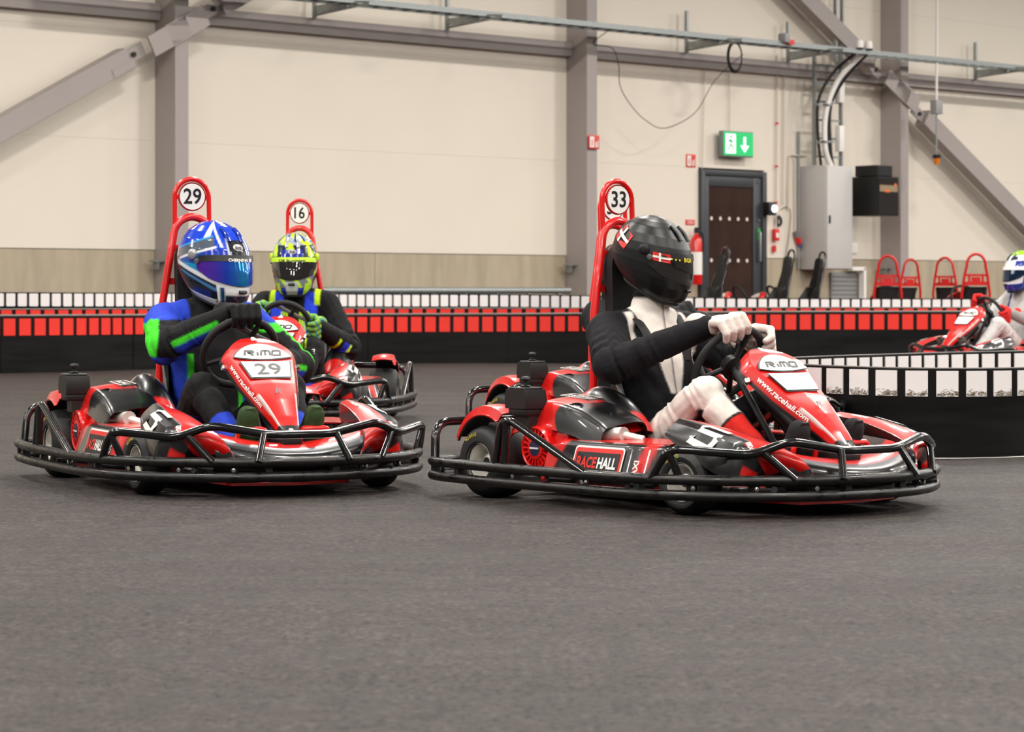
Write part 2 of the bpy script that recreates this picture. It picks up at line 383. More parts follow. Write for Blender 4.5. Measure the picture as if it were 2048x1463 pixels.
def GP(px, D): return ((px-1024)/5300*D, D)      # plan position from a bearing and a distance
# far white block barrier, in front of the wall
barrier('track_barrier', 'black barrier with a row of white blocks running along the back wall', 'barrier',
        [GP(-900, 26.5)+(.845,), GP(-450, 27.6)+(.845,), GP(-60, 28.6)+(.845,), GP(200, 29.3)+(.84,), GP(480, 30.6)+(.835,), GP(760, 31.9)+(.825,), GP(1000, 32.5)+(.82,), GP(1250, 32.2)+(.80,), GP(1500, 32.0)+(.775,), GP(1800, 32.2)+(.768,), GP(2110, 32.6)+(.765,), GP(2700, 33.6)+(.765,)],
        .127, .098, .012, .152, M_barw, depth=.14, lip=False, bname='white_block', proud=.014)
barrier('track_barrier', 'black barrier with red blocks, tops just showing behind the front red barrier', 'barrier',
        [GP(-900, 26.0)+(0.657,), GP(-450, 27.1)+(0.657,), GP(-60, 28.0)+(0.660,), GP(300, 29.5)+(0.657,), GP(640, 31.25)+(0.650,), GP(1000, 32.05)+(0.647,), GP(1300, 31.75)+(0.652,), GP(1600, 31.45)+(0.657,), GP(2110, 31.75)+(0.657,), GP(2700, 32.7)+(0.657,)],
        .175, .125, .006, .18, M_barr, depth=.07, lipr=.008, bname='red_block', rnd=.004)
barrier('track_barrier', 'long low black barrier with large red blocks across the track', 'barrier',
        [GP(-900, 25.4)+(.60,), GP(-450, 26.5)+(.60,), GP(-60, 27.4)+(.598,), GP(150, 28.1)+(.596,), GP(400, 29.6)+(.588,), GP(640, 30.8)+(.582,), GP(820, 31.4)+(.58,), GP(1050, 31.55)+(.582,), GP(1300, 31.2)+(.598,), GP(1500, 30.95)+(.61,), GP(1700, 30.9)+(.615,), GP(2110, 31.2)+(.615,), GP(2700, 32.1)+(.615,)],
        .172, .128, .028, .205, M_barr, depth=.12, bname='red_block', rnd=.004)
# hairpin island at right: near face and far face
M_scuffw = mat('scuffed_white_block', (236, 231, 230), .4, var=.02, vscale=6)
isl = barrier('track_barrier', 'nearest low black barrier with scuffed white blocks at right edge', 'barrier',
        [GP(1535, 15.0)+(.465,), GP(1565, 14.45)+(.462,), GP(1610, 14.08)+(.46,), GP(1700, 13.80)+(.458,), GP(1790, 13.66)+(.455,), GP(1900, 13.62)+(.453,), GP(2000, 13.70)+(.452,), GP(2110, 13.95)+(.452,), GP(2300, 14.7)+(.452,)],
        .157, .114, .010, .142, M_scuffw, depth=.05, bname='white_block', proud=.003, lipr=.003, rnd=.002)
barrier('track_barrier', 'low barrier with white blocks just behind the nearest one at right', 'barrier',
        [GP(1535, 15.05)+(.465,), GP(1570, 15.5)+(.46,), GP(1660, 15.95)+(.46,), GP(1780, 16.5)+(.458,), GP(1900, 17.0)+(.458,), GP(2000, 17.3)+(.458,), GP(2120, 17.6)+(.458,), GP(2330, 18.0)+(.458,)],
        .150, .112, .012, .15, M_scuffw, depth=.05, bname='white_block', proud=.003, lipr=.003, rnd=.002)
# painted line along the island foot, scuffs on the blocks
P = smooth_path([GP(1560, 14.35), GP(1610, 13.96), GP(1700, 13.68), GP(1790, 13.54), GP(1900, 13.5), GP(2000, 13.58), GP(2110, 13.83), GP(2300, 14.58)], .1)
T = np.gradient(P, axis=0); T /= np.linalg.norm(T, axis=1)[:, None]; nf = np.stack([T[:, 1], -T[:, 0]], 1)
V = np.concatenate([np.c_[P, np.full(len(P), .003)], np.c_[P+nf*.03, np.full(len(P), .003)]]); n = len(P)
tag(MB().add(V, [(i, i+1, n+i+1, n+i) for i in range(n-1)]).build('track_edge_line', M_white, smooth=False), 'thin white painted line along the foot of the nearest barrier', 'floor marking')
mb = MB()
for c in [c for c in isl.children if c.name.startswith('white_block')]:
    for k in range(55):
        x = random.uniform(-.058, .05); z = -.065+abs(random.gauss(0, .012)); l = random.uniform(.006, .03); a = random.uniform(-.5, .9)
        p = np.array([[x, z], [x+l*.5*math.cos(a), z+l*.6*math.sin(a)+.004], [x+l*math.cos(a), z+l*math.sin(a)]])
        p[:, 0] = np.clip(p[:, 0], -.057, .057); p[:, 1] = np.clip(p[:, 1], -.064, -.03)
        loc = np.array(c.location); rz = c.rotation_euler[2]; ex = np.array([math.cos(rz), math.sin(rz), 0]); nn = np.array([math.sin(rz), -math.cos(rz), 0])
        if np.linalg.norm(p[-1]-p[0]) > .004: strokes(mb, [p], .0019, frame_fn(loc+nn*.0085, ex, (0, 0, 1)))
so = mb.build('scuff_marks', mat('scuff_mark', (112, 98, 76), .7), isl, smooth=False, fix=False); so['kind'] = 'stuff'
mb = MB(); p0 = WP(0, 0, 0)
# galvanised guard rail between white barrier and wall
g = thing('guard_rail', 'galvanised steel guard rail in front of the concrete plinth', 'guard rail', WP(-5.6, .55, 0), WROT)
MB().tube([(0, 0, .865), (5.1, 0, .865)], .045, 12).build('rail', M_galv, g)
for k in range(9): MB().box((.25+.58*k, 0, .42), (.05, .05, .84)).build('post', M_galv, g)

# ------------------------------------------------------------------ wall equipment
def wthing(name, label, cat, a, off, z, group=None): return thing(name, label, cat, WP(a, off, z), WROT, group)
def lbox(x0, x1, y0, y1, z0, z1, bev=0., mb=None): return (mb or MB()).box(((x0+x1)/2, (y0+y1)/2, (z0+z1)/2), (x1-x0, y1-y0, z1-z0), None, bev)
# local frame of wall things: +x along wall, local -y points into the hall (WROT turns x to U, y to -N)
M_frame = mat('anthracite_frame', (52, 55, 60), .45, var=.04)
M_glass = mat('dark_door_glass', (60, 42, 36), .06, spec=.6, var=.25, vscale=2.5)
d = thing('door_1', 'anthracite framed glass exit door under the green sign', None, WP(DOOR[0], 0, 0), WROT); d['kind'] = 'structure'
W_, H_ = DOOR[1]-DOOR[0], DOOR[2]
lbox(0, .09, -.06, .1, 0, H_, .006).build('jamb', M_frame, d); lbox(W_-.09, W_, -.06, .1, 0, H_, .006).build('jamb', M_frame, d); lbox(.09, W_-.09, -.06, .1, H_-.08, H_, .006).build('lintel', M_frame, d)
leaf = lbox(.09, .2, -.03, .03, .02, H_-.08, .004); lbox(W_-.28, W_-.09, -.03, .03, .02, H_-.08, .004, leaf); lbox(.2, W_-.28, -.03, .03, H_-.24, H_-.08, .004, leaf); lbox(.2, W_-.28, -.03, .03, .02, .3, .004, leaf)
lf = leaf.build('door_leaf', M_frame, d)
lbox(.2, W_-.28, -.008, .008, .3, H_-.24).build('pane', M_glass, lf)
for z in (1.935, 1.315):
    for k in range(5): MB().lathe([(0, -.002), (.028, -.002), (.028, .002), (0, .002)], (.155+.118+.2*k, -.012, z), (0, 1, 0), 16).build('safety_dot', mat('white_dot', (225, 215, 205), .5), d)
lbox(W_-.19, W_-.15, -.09, -.03, 1.3, 1.75, .01).build('handle', M_galv, lf); lbox(W_-.2, W_-.14, -.05, -.03, 1.62, 1.8).build('green_label', mat('green_label', (40, 160, 80), .5), lf)
for z in (2.5, 1.92, 1.45): MB().lathe([(0, 0), (.022, 0), (.022, .02), (0, .02)], (W_-.17, -.03, z), (0, -1, 0), 12).build('lock_knob', M_chrome, lf)
# exit sign
e = wthing('exit_sign', 'illuminated green exit sign with a running figure and a down arrow', 'sign', 3.12, .15, 2.87)
lbox(-.01, .67, -.02, .07, -.02, .36, .01).build('housing', mat('sign_housing', (120, 135, 130), .5), e)
lbox(0, .66, -.026, -.02, 0, .345).build('light_panel', mat('sign_green', (20, 160, 90), .5, emit=(20, 175, 95), estr=.8), e)
M_sw = mat('sign_white', (240, 250, 245), .5, emit=(240, 255, 248), estr=1.3)
F_ = frame_fn((0, -.029, 0), (1, 0, 0), (0, 0, 1))
mb = MB(); mb.add(F_(np.array([.04, .26, .26, .04]), np.array([.03, .03, .315, .315])), [(0, 1, 2, 3)]); mb.build('door_symbol', M_sw, e, smooth=False)
mb = MB(); strokes(mb, [[(.14, .24), (.15, .16), (.1, .1), (.07, .06)], [(.15, .16), (.2, .12), (.19, .05)], [(.09, .2), (.14, .23), (.2, .19)]], .03, lambda x, y: F_(x, y)+np.array([0, -.002, 0])); mb.lathe([(0, 0), (.025, 0)], (.16, -.031, .275), (0, -1, 0), 12)
mb.build('running_figure', mat('sign_green2', (20, 150, 85), .5, emit=(20, 150, 85), estr=.5), e, smooth=False)
mb = MB(); mb.add(F_(np.array([.44, .49, .49, .56, .465, .37, .44]), np.array([.28, .28, .15, .15, .05, .15, .15])), [(0, 1, 2, 3, 4, 5, 6)]); mb.build('down_arrow', M_sw, e, smooth=False)
# fire equipment signs
def fsign(label, a, off, z, w_=.2, h_=.19):
    t = wthing('fire_sign', label, 'sign', a, off, z, 'red fire equipment signs')
    lbox(0, w_, -.012, -.002, 0, h_, .002).build('plate', M_redink, t)
    f = frame_fn((0, -.0135, 0), (w_/.2, 0, 0), (0, 0, h_/.19)); mb = MB()
    mb.add(f(np.array([.02, .1, .1, .02]), np.array([.02, .02, .17, .17])), [(0, 1, 2, 3)]); mb.add(f(np.array([.125, .15, .15, .125]), np.array([.02, .02, .1, .1])), [(0, 1, 2, 3)]); mb.add(f(np.array([.165, .18, .18, .165]), np.array([.02, .02, .12, .12])), [(0, 1, 2, 3)])
    mb.build('pictogram', M_white, t, smooth=False)
    mb = MB(); mb.add(frame_fn((0, -.0145, 0), (w_/.2, 0, 0), (0, 0, h_/.19))(np.array([.05, .07, .07, .05]), np.array([.04, .04, .13, .13])), [(0, 1, 2, 3)]); mb.build('symbol', M_redink, t, smooth=False)
fsign('red fire hose sign on the middle grey column', -.0, .425, 2.835, .21, .19)
fsign('red fire extinguisher sign on the cream wall left of the door', 2.48, .0, 2.675)
t = wthing('fire_sign', 'small red text sign above the fire extinguisher', 'sign', 2.47, 0, 1.83); lbox(0, .19, -.012, -.002, 0, .075).build('plate', M_redink, t)
mb = MB(); [mb.box((.095, -.013, .02+.018*k), (.13, .002, .006)) for k in range(3)]; mb.build('text_lines', M_white, t, smooth=False)
# extinguisher
t = wthing('fire_extinguisher', 'red fire extinguisher with white label hanging left of the door', 'fire extinguisher', 2.56, .13, .95)
MB().lathe([(0, 0), (.08, .005), (.09, .03), (.09, .62), (.075, .68), (.035, .72), (.035, .75), (0, .75)], (0, 0, 0), (0, 0, 1), 24).build('cylinder', M_red, t)
MB().lathe([(.0915, .15), (.0915, .48)], (0, 0, 0), (0, 0, 1), 24).build('label_wrap', M_white, t)
mb = MB().box((0, 0, .79), (.05, .04, .07)); mb.box((.04, 0, .83), (.12, .02, .02)); mb.build('valve', M_dark, t)
MB().tube(spline([(.03, 0, .78), (.12, -.02, .74), (.13, -.02, .5), (.11, 0, .3)]), .013, 8).build('hose', M_rubber, t)
# electrical cabinet with riser above it
M_cab = mat('cabinet_grey', (196, 194, 192), .45, var=.02)
t = wthing('electrical_cabinet', 'tall light grey electrical cabinet right of the exit door', 'cabinet', 5.07, .01, 1.19)
lbox(0, .63, -.5, 0, 0, 1.58, .006).build('body', M_cab, t); dr = lbox(.012, .618, -.522, -.5, .012, 1.568, .004).build('door', M_cab, t); lbox(.05, .075, -.54, -.522, .7, .82).build('handle', M_dark, dr)
# cable ladder (riser)
t = wthing('cable_ladder', 'galvanised cable ladder rising from the electrical cabinet', 'cable ladder', 5.07, .02, 2.78)
for x in (-.02, .62): lbox(x, x+.03, -.3, -.24, 0, 1.7).build('side_rail', M_galv, t)
for k in range(6): lbox(.0, .62, -.28, -.25, .12+.28*k, .15+.28*k).build('rung', M_galv, t)
lbox(.44, .47, -.34, -.28, 1.6, 4.2).build('upper_rail', M_galv, t); lbox(.60, .63, -.34, -.28, 1.6, 4.2).build('upper_rail', M_galv, t)
for nm, lab, x, r, mm, pts in (('power_cable', 'thick black power cables bending up to the cable tray from cabinet', .3, .045, M_rubber, [(.3, -.36, -.02), (.24, -.36, .3), (.25, -.36, .9), (.45, -.5, 1.35), (.62, -.8, 1.72)]),
                               ('power_cable', 'thick white cable bundle entering the top of the cabinet', .15, .042, M_white, [(.24, -.4, -.02), (.10, -.4, .25), (.12, -.4, .8), (.3, -.5, 1.3), (.5, -.8, 1.68)]),
                               ('power_cable', 'black cable hanging left beside the white cable bundle', .1, .022, M_rubber, [(.05, -.36, -.02), (-.03, -.36, .5), (.0, -.36, 1.0), (.18, -.5, 1.4), (.36, -.8, 1.70)])):
    tt = wthing(nm, lab, 'cable', 5.07, .02, 2.79, 'riser cables'); MB().tube(spline(pts, 10), r, 10).build('cable', mm, tt)
    for z in (.3, .9): p = [q for q in spline(pts, 10) if q[2] > z][0]; MB().box(p, (r*2.6, r*2.6, .03)).build('clamp', M_galv, tt)
t = wthing('junction_box', 'white rectangular switch boxes on the riser', 'junction box', 5.55, .3, 3.45); lbox(0, .12, -.1, 0, .3, .75, .01).build('upper_box', M_white, t); lbox(0, .12, -.1, 0, -.45, -.05, .01).build('lower_box', M_white, t)
# cable tray on cantilever arms
t = wthing('cable_tray', 'long galvanised cable tray crossing the wall high up', 'cable tray', 0, .95, 4.49)
lbox(-9, 12.5, -.005, .005, -.035, .035).build('side_rail', M_galv, t); lbox(-9, 12.5, .30, .31, -.035, .035).build('side_rail', M_galv, t)
mb = MB()
for k in range(86): mb.box((-8.9+.25*k, .15, -.03), (.03, .3, .012))
o = mb.build('rungs', M_galv, t); o['kind'] = 'stuff'
MB().tube([(-9, .1, -.005), (12.5, .1, -.005)], .02, 6).build('cable', M_rubber, t); MB().tube([(-9, .2, -.005), (5.4, .2, -.005)], .025, 6).build('cable', M_rubber, t)
for k, (a, lab) in enumerate(((-4.70, 'leftmost tray bracket at the top of the wall'), (-2.41, 'tray bracket left of the middle column'), (2.33, 'tray bracket above the coiled cable and exit door'), (4.615, 'tray bracket above the cabinet beside the red box'), (9.37, 'tray bracket at the far right of the wall'))):
    b = wthing('tray_bracket', 'galvanised cantilever '+lab, 'bracket', a, .175, 4.32, 'cable tray brackets')
    lbox(-.02, .02, -.0, .05, 0, .62, .003).build('post', M_galv, b)
    MB().tube([(0, 0, .05), (0, -1.05, .115)], .018, 6).build('arm', M_galv, b); MB().tube([(0, 0, .22), (0, -1.05, .13)], .014, 6).build('tie', M_galv, b)
    lbox(-.006, .006, -.6, 0, .075, .17).build('web_plate', M_galv, b)
# things on the tray
t = wthing('cable_coil', 'coil of black cable hanging from the tray over the exit sign', 'cable', 2.49, .95, 4.25)
for k in range(4):
    a = np.linspace(0, 2*math.pi, 40)[:-1]; rr = .145+.008*k
    MB().tube(np.stack([rr*.95*np.cos(a)+.006*k, .01*k+.0*a, rr*1.35*np.sin(a)-.02], 1), .009, 6, closed=True).build('loop', M_rubber, t)
t = wthing('hanging_wire', 'thin black wire drooping in a wide curve right of the middle column', 'cable', 0, .5, 0)
MB().tube(spline([(.307, 0, 4.48), (.12, .1, 4.3), (.40, 0, 4.25), (.53, 0, 4.02), (.559, 0, 3.74), (.75, 0, 3.5), (1.07, 0, 3.28), (1.487, 0, 3.18), (2.125, 0, 3.43), (2.558, 0, 3.92), (2.83, -.3, 4.3)], 8), .006, 6).build('wire', M_rubber, t)
t = wthing('tray_camera', 'grey box with red base clipped on the cable tray', 'camera', 3.52, .97, 4.5); lbox(0, .12, -.05, .1, 0, .14, .02).build('housing', mat('grey_housing', (150, 148, 150), .5), t); lbox(.1, .22, -.04, .08, -.02, .05).build('red_base', M_redink, t)
for k, x in enumerate((5.34, 5.56)):
    t = wthing('junction_box', 'small white round sensor on the tray, %s of the pair' % ('left', 'right')[k], 'sensor', x, .95, 4.53, 'sensors on the tray')
    MB().lathe([(0, 0), (.055, 0), (.06, .05), (.05, .12), (0, .14)], (0, 0, 0), (0, 0, 1), 16).build('dome', M_white, t); MB().lathe([(.065, -.01), (.065, .01), (0, .01)], (0, 0, 0), (0, 0, 1), 16).build('ring', M_dark, t)
# black speaker boxes
t = wthing('monitor_box', 'large black wall box with a screen front right of the cabinet', 'monitor', 5.83, .0, 2.02)
lbox(.135, .655, -.80, -.24, 0, .60).build('casing', M_blk, t, smooth=False)
M_scr = mat('screen_glass', (45, 42, 40), .08)
lbox(.15, .64, -.812, -.798, .02, .58).build('screen', M_scr, t, smooth=False)
mb = MB(); mb.box((.395, -.814, .42), (.44, .003, .10)); mb.build('picture_band', mat('screen_band', (150, 128, 100), .4), t, smooth=False)
[MB().box((q, -.816, z_), (w_, .003, .04)).build('picture_spot', mat('screen_spot', (220, 110, 50), .4), t, smooth=False) for q, z_, w_ in ((.36, .38, .12), (.56, .48, .06))]
lbox(.3, .42, -.24, 0, .2, .4).build('wall_mount', M_dark, t, smooth=False)
t = wthing('speaker_box', 'smaller black box sitting on top of the screen box', 'speaker', 5.98, .0, 2.625); lbox(0, .38, -.78, -.35, 0, .17, .008).build('casing', M_blk, t, smooth=False); lbox(.02, .36, -.788, -.78, .012, .15).build('grille', M_dark, t, smooth=False)
# beacon
t = wthing('warning_beacon', 'orange warning beacon hanging on a white rod at right', 'beacon light', 7.32, .9, 2.83)
MB().lathe([(0, 0), (.04, .01), (.052, .05), (.052, .11), (0, .11)], (0, 0, 0), (0, 0, 1), 16).build('lens', mat('amber_lens', (215, 120, 20), .15, coat=.5), t)
MB().lathe([(.06, .11), (.065, .16), (.03, .17), (0, .17)], (0, 0, 0), (0, 0, 1), 16).build('cap', M_dark, t); MB().tube([(0, 0, .16), (0, 0, .82)], .014, 8).build('rod', M_galv, t)
lbox(-.085, .085, -.06, .06, .80, 1.02, .008).build('junction_box', mat('grey_housing'), t); MB().tube([(0, 0, 1.0), (.04, 0, 4.9)], .02, 8).build('hanger', M_white, t)
# conduits, sockets and small things right of the door
M_cond = mat('conduit_white', (205, 195, 182), .5)
def conduit(label, pts, r=.012, m=None, clips=()):
    t = wthing('wall_conduit', label, 'conduit', 0, .02, 0, 'wall conduits'); MB().tube(bend([(p[0], -.02, p[1]) for p in pts], .05), r, 8).build('pipe', m or M_cond, t)
    for c in clips: MB().box((c[0], -.02, c[1]), (.04, .03, .03)).build('clip', M_redink, t)
conduit('thin conduit with red clips just right of the exit door', [(4.5, 4.44), (4.464, 1.63)], .012, M_cond, ((4.49, 3.4), (4.48, 2.75), (4.47, 2.2)))
conduit('thin pale conduit second from the exit door', [(4.66, 4.41), (4.628, 2.17)])
conduit('angled pale conduit turning over to the cabinet', [(4.75, 2.1), (4.769, 2.931), (5.2, 2.934)])
conduit('short pale conduit ending at the plug left of the cabinet', [(4.91, 2.9), (4.92, 1.8)])
conduit('dark vertical pipe left of the cabinet', [(5.0, 1.2), (5.0, 3.3)], .02, M_galv)
conduit('thin conduit rising from the door frame corner', [(2.79, 2.66), (2.85, 4.2)], .008)
conduit('thin conduit from the tray down to the exit sign', [(3.4, 3.22), (3.4, 4.2)], .008)
t = wthing('wall_camera', 'small black device with a bright round lamp beside the door', 'lamp', 4.2, .06, 2.1); lbox(-.06, .1, -.12, 0, -.1, .1, .01).build('housing', M_blk, t); MB().lathe([(0, 0), (.06, 0), (.05, .02), (0, .03)], (.06, -.12, 0), (0, -1, 0), 16).build('lens', mat('lit_lens', (230, 235, 255), .3, emit=(225, 232, 255), estr=2.5), t)
t = wthing('call_point', 'small red alarm call point low on the wall by the door', 'alarm', 4.4, .02, 1.5); lbox(0, .1, -.06, 0, .12, .3, .006).build('box', M_redink, t); lbox(.02, .08, -.065, -.06, .17, .24).build('glass_front', M_white, t); lbox(.0, .06, -.03, 0, -.05, .05).build('sounder', M_redink, t)
t = wthing('hook_ring', 'small black round hook on the wall below the lamp', 'hook', 4.55, .03, 1.92); a = np.linspace(0, 2*math.pi, 20)[:-1]; MB().tube(np.stack([.05*np.cos(a), 0*a, .065*np.sin(a)], 1), .018, 6, closed=True).build('ring', M_rubber, t); MB().box((.0, .01, .07), (.05, .02, .05)).build('mount', M_galv, t)
t = wthing('power_plug', 'grey and red industrial plug hanging left of the cabinet', 'plug', 4.92, .05, 1.63); MB().tube([(0, 0, .14), (.03, 0, .05)], .045, 10).build('grey_body', M_grey, t); MB().tube([(.03, 0, .05), (.08, 0, -.04)], .045, 10).build('red_collar', M_redink, t); MB().tube([(.08, 0, -.04), (.1, 0, -.1)], .035, 10).build('blue_tip', mat('blue_tip', (70, 80, 130), .5), t)
t = wthing('wall_cable', 'thin grey cable looping down the wall beside the plug', 'cable', 0, .03, 0); MB().tube(spline([(4.6, 0, 2.1), (4.72, 0, 2.14), (4.82, 0, 2.05), (4.78, 0, 1.7), (4.7, 0, 1.36)], 8), .007, 6).build('wire', M_grey, t)
t = wthing('air_duct', 'white framed ventilation grille low on the wall under the cabinet', 'vent', 5.8, .0, .70)
lbox(0, .68, -.03, .0, 0, .45).build('mesh_panel', mat('vent_mesh', (140, 140, 142), .6, var=.1, vscale=200), t); lbox(-.1, .82, -.16, -.06, -.06, .0).build('bottom_frame', M_white, t); lbox(.64, .70, -.16, -.06, 0, .53).build('side_frame', M_white, t); lbox(.36, .70, -.16, -.06, .48, .54).build('top_frame', M_white, t)
for k in range(6): lbox(.02, .66, -.04, -.03, .03+.07*k, .045+.07*k).build('slat', M_grey, t)
t = wthing('wall_notice', 'pale paper notice between the cabinet and the right column', 'notice', 5.95, .0, 1.45); lbox(0, .5, -.03, -.005, 0, .16, .004).build('board', M_white, t); lbox(.02, .48, -.032, -.03, .02, .14).build('sheet', mat('paper', (235, 232, 226), .7), t)
# ------------------------------------------------------------------ karts
# kart frame: origin on the floor under the rear axle, +x forward, +y to the driver's left, z up
RED = lin((206, 22, 18)); BLK = lin((13, 13, 15)); WHT = lin((232, 230, 226)); GRY = lin((104, 104, 112)); DGR = lin((34, 35, 40))
SY = lambda y, s: y*s
RING = [(-.33, 0), (-.33, -.42), (-.315, -.60), (-.23, -.735), (.1, -.775), (.5, -.775), (.9, -.755), (1.14, -.705), (1.34, -.60), (1.50, -.42), (1.595, -.22), (1.62, 0)]
RINGP = spline(np.array(RING+[(x, -y) for x, y in RING[-2:0:-1]]), 6, closed=True)
def ring_at(z): return np.c_[RINGP, np.full(len(RINGP), z)]
NP0 = np.array([.965, 0, .655]); NE = np.array([.786, 0, -.619]); NN = np.array([.619, 0, .786])
def NZ(d, y, off=0.):
    d, y, off = np.broadcast_arrays(np.asarray(d, float), np.asarray(y, float), np.asarray(off, float))
    return NP0+d[..., None]*NE+y[..., None]*np.array([0, 1., 0])+off[..., None]*NN
NW = ([0, .012, .04, .07, .10, .125, .15, .3, .4, .5, .58, .63], [.03, .070, .110, .141, .164, .176, .170, .135, .106, .078, .058, .044])
def nose_off(D, a):
    off = -np.where(a > .80, (a-.80)/.20, 0)**1.3*np.interp(D, [0, .1, .3, .63], [.02, .055, .06, .035])+.006*(1-a)-np.interp(D, [0, .05, .1], [.02, .006, 0])
    return off+np.interp(D, [.33, .45, .55, .63], [0, .012, .006, -.012])*(1-a**2)
def c_nose(D, Uu):
    a = np.abs(Uu); C = np.broadcast_to(RED, D.shape+(3,)).copy(); C[(a > .96) & (D > .06)] = BLK
    C[(D > .40) & (D < .60) & (np.abs(a-(.80-.1*(D-.4))) < .06)] = lin((200, 190, 186))
    C[(D < .014)] = lin((40, 38, 38)); C[(D > -.1) & (D < .034) & (np.abs(Uu) < .16)] = WHT; C[(D > .595)] = lin((30, 30, 32)); return C
def g_nose(mb):
    d = np.linspace(0, .63, 100); u = np.linspace(-1, 1, 71); D, Uu = np.meshgrid(d, u, indexing='ij')
    mb.panel(NZ(D, Uu*np.interp(D, *NW), nose_off(D, np.abs(Uu))), aa(c_nose, D, Uu), .008)
def g_dome(mb):
    x = np.linspace(-.128, .128, 41); top = .163-.086*np.maximum(0, 1-(x/.129)**2)**.85; bot = .163+.014*(1-(x/.128)**2)
    V = np.concatenate([NZ(top, x, .0105), NZ(bot, x, .0105)]); n = len(x); mb.add(V, [(i, i+1, n+i+1, n+i) for i in range(n-1)])
def g_domeline(mb):
    x = np.linspace(-.136, .136, 41); top = .163-.0905*np.maximum(0, 1-(x/.137)**2)**.85; bot = .1645+.018*(1-(x/.136)**2)
    V = np.concatenate([NZ(top, x, .0085), NZ(bot, x, .0085)]); n = len(x); mb.add(V, [(i, i+1, n+i+1, n+i) for i in range(n-1)])
def g_plate(k):
    def g(mb):
        e = .006 if k else 0; o = .0095 if k else .012
        mb.add(NZ(np.array([.196-e, .196-e, .298+e, .298+e]), np.array([-.110-e*1.3, .110+e*1.3, .086+e, -.086-e]), o), [(0, 1, 2, 3)])
    return g
NF = lambda dc, off: (lambda x, y: NZ(dc-np.asarray(y), np.asarray(x), off))     # text frame on the nose, reads from the front
def g_rimo(mb):
    f = lambda x, y: NZ(.139-np.asarray(y)*1.12, np.asarray(x)*1.0, .0125); w_ = .0092
    strokes(mb, [[(-.082, -.015), (-.072, .012), (-.042, .012), (-.036, .007), (-.04, .001), (-.066, .0)], [(-.06, .0), (-.04, -.015)],
                 [(-.022, -.015), (-.018, .003)], [(-.008, -.015), (.0, .008), (.006, .012), (.016, .012), (.012, -.015)], [(.016, .012), (.032, .012), (.037, .007), (.034, -.015)],
                 [(.052, .012), (.044, -.01), (.048, -.015), (.078, -.015), (.085, .008), (.082, .012), (.052, .012)]], w_, f)
def g_rimodot(mb):
    f = lambda x, y: NZ(.139-np.asarray(y)*1.12, np.asarray(x)*1.0, .0125); strokes(mb, [[(-.0165, .009), (-.0155, .014)]], .0065, f)
def g_www(s):
    def g(mb):      # lettering runs along the folded edge of the fairing
        V, F = text2d('www.racehall.com', .033, .0008, 0); V = V-(V.max(0)+V.min(0))/2; V = V*np.array([.27/(V[:, 0].max()-V[:, 0].min()), 1])
        d = .325-V[:, 0]*s; w_ = np.interp(d, *NW); a = .885-V[:, 1]*3.0; mb.add(NZ(d, s*w_*a, nose_off(d, a))+np.array([.6*.619, s*.8, .6*.786])*.005, F)
    return g
def g_ref(mb): text_on(mb, 'R', .045, NF(.40, .022), 0, 1.3, .3)

PODX = ([0, .22, .45, .65, .82, .93, 1.], [.98, 1.15, 1.33, 1.45, 1.515, 1.54, 1.545], [.357, .338, .30, .262, .222, .19, .165])
def pod_pt(s):
    def f(v, u):
        """v 0..1 back to front along the ridge, u -1 inner .. 1 outer skirt"""
        x = ci(v, PODX[0], PODX[1]); z = ci(v, PODX[0], PODX[2])
        yi = ci(v, [0, .5, 1], [.40, .35, .28]); yo = ci(v, [0, .3, .6, 1], [.47, .52, .50, .38])
        uc = np.clip(u, -1, .35); k = (uc+1)/1.35; y = yi+(yo-yi)*k
        sk = np.clip((u-.35)/.65, 0, 1); drop = sk*ci(v, [0, .25, .5, .8, 1], [.05, .10, .13, .10, .0]); y = y+.035*np.sin(sk*1.5)*ci(v, [0, .8, 1], [1, 1, .2])
        z = z-drop+.012*np.sin(k*math.pi)-.02*np.clip(k-.8, 0, 1); x = x-np.clip(k, 0, 1)*ci(v, [.5, 1], [0, .14])-sk*.02
        return np.stack([x, y*s, z], -1)
    return f
def g_pod(s):
    def g(mb):
        v = np.linspace(0, 1, 90); u = np.linspace(-1, 1, 50); V, Uu = np.meshgrid(v, u, indexing='ij'); P = pod_pt(s)(V, Uu)
        def col(V, Uu):
            C = np.broadcast_to(BLK, V.shape+(3,)).copy(); C[Uu < -.30+.30*V] = RED
            C[(V > .55) & (Uu > -.35) & (Uu < .18+.9*(V-.6)) & (Uu > -.4+1.6*(V-.72))] = RED
            C[(np.abs(Uu-(-.28+.30*V)) < .03) & (V < .55)] = lin((120, 120, 122)); C[(V > .66) & (V < .86) & (Uu > .62) & (Uu < .80)] = RED; return C
        C = aa(col, V, Uu); mb.panel(P if s < 0 else P[:, ::-1], C if s < 0 else C[:, ::-1], .007)
        Q = P[:, 0]; lo = Q.copy(); lo[:, 2] = np.maximum(.07, Q[:, 2]-ci(v, [0, .3, 1], [.06, .16, .02])); W_ = np.stack([Q, lo], 1)
        mb.panel(W_ if s > 0 else W_[:, ::-1], np.broadcast_to(DGR, W_.shape), .005)
    return g
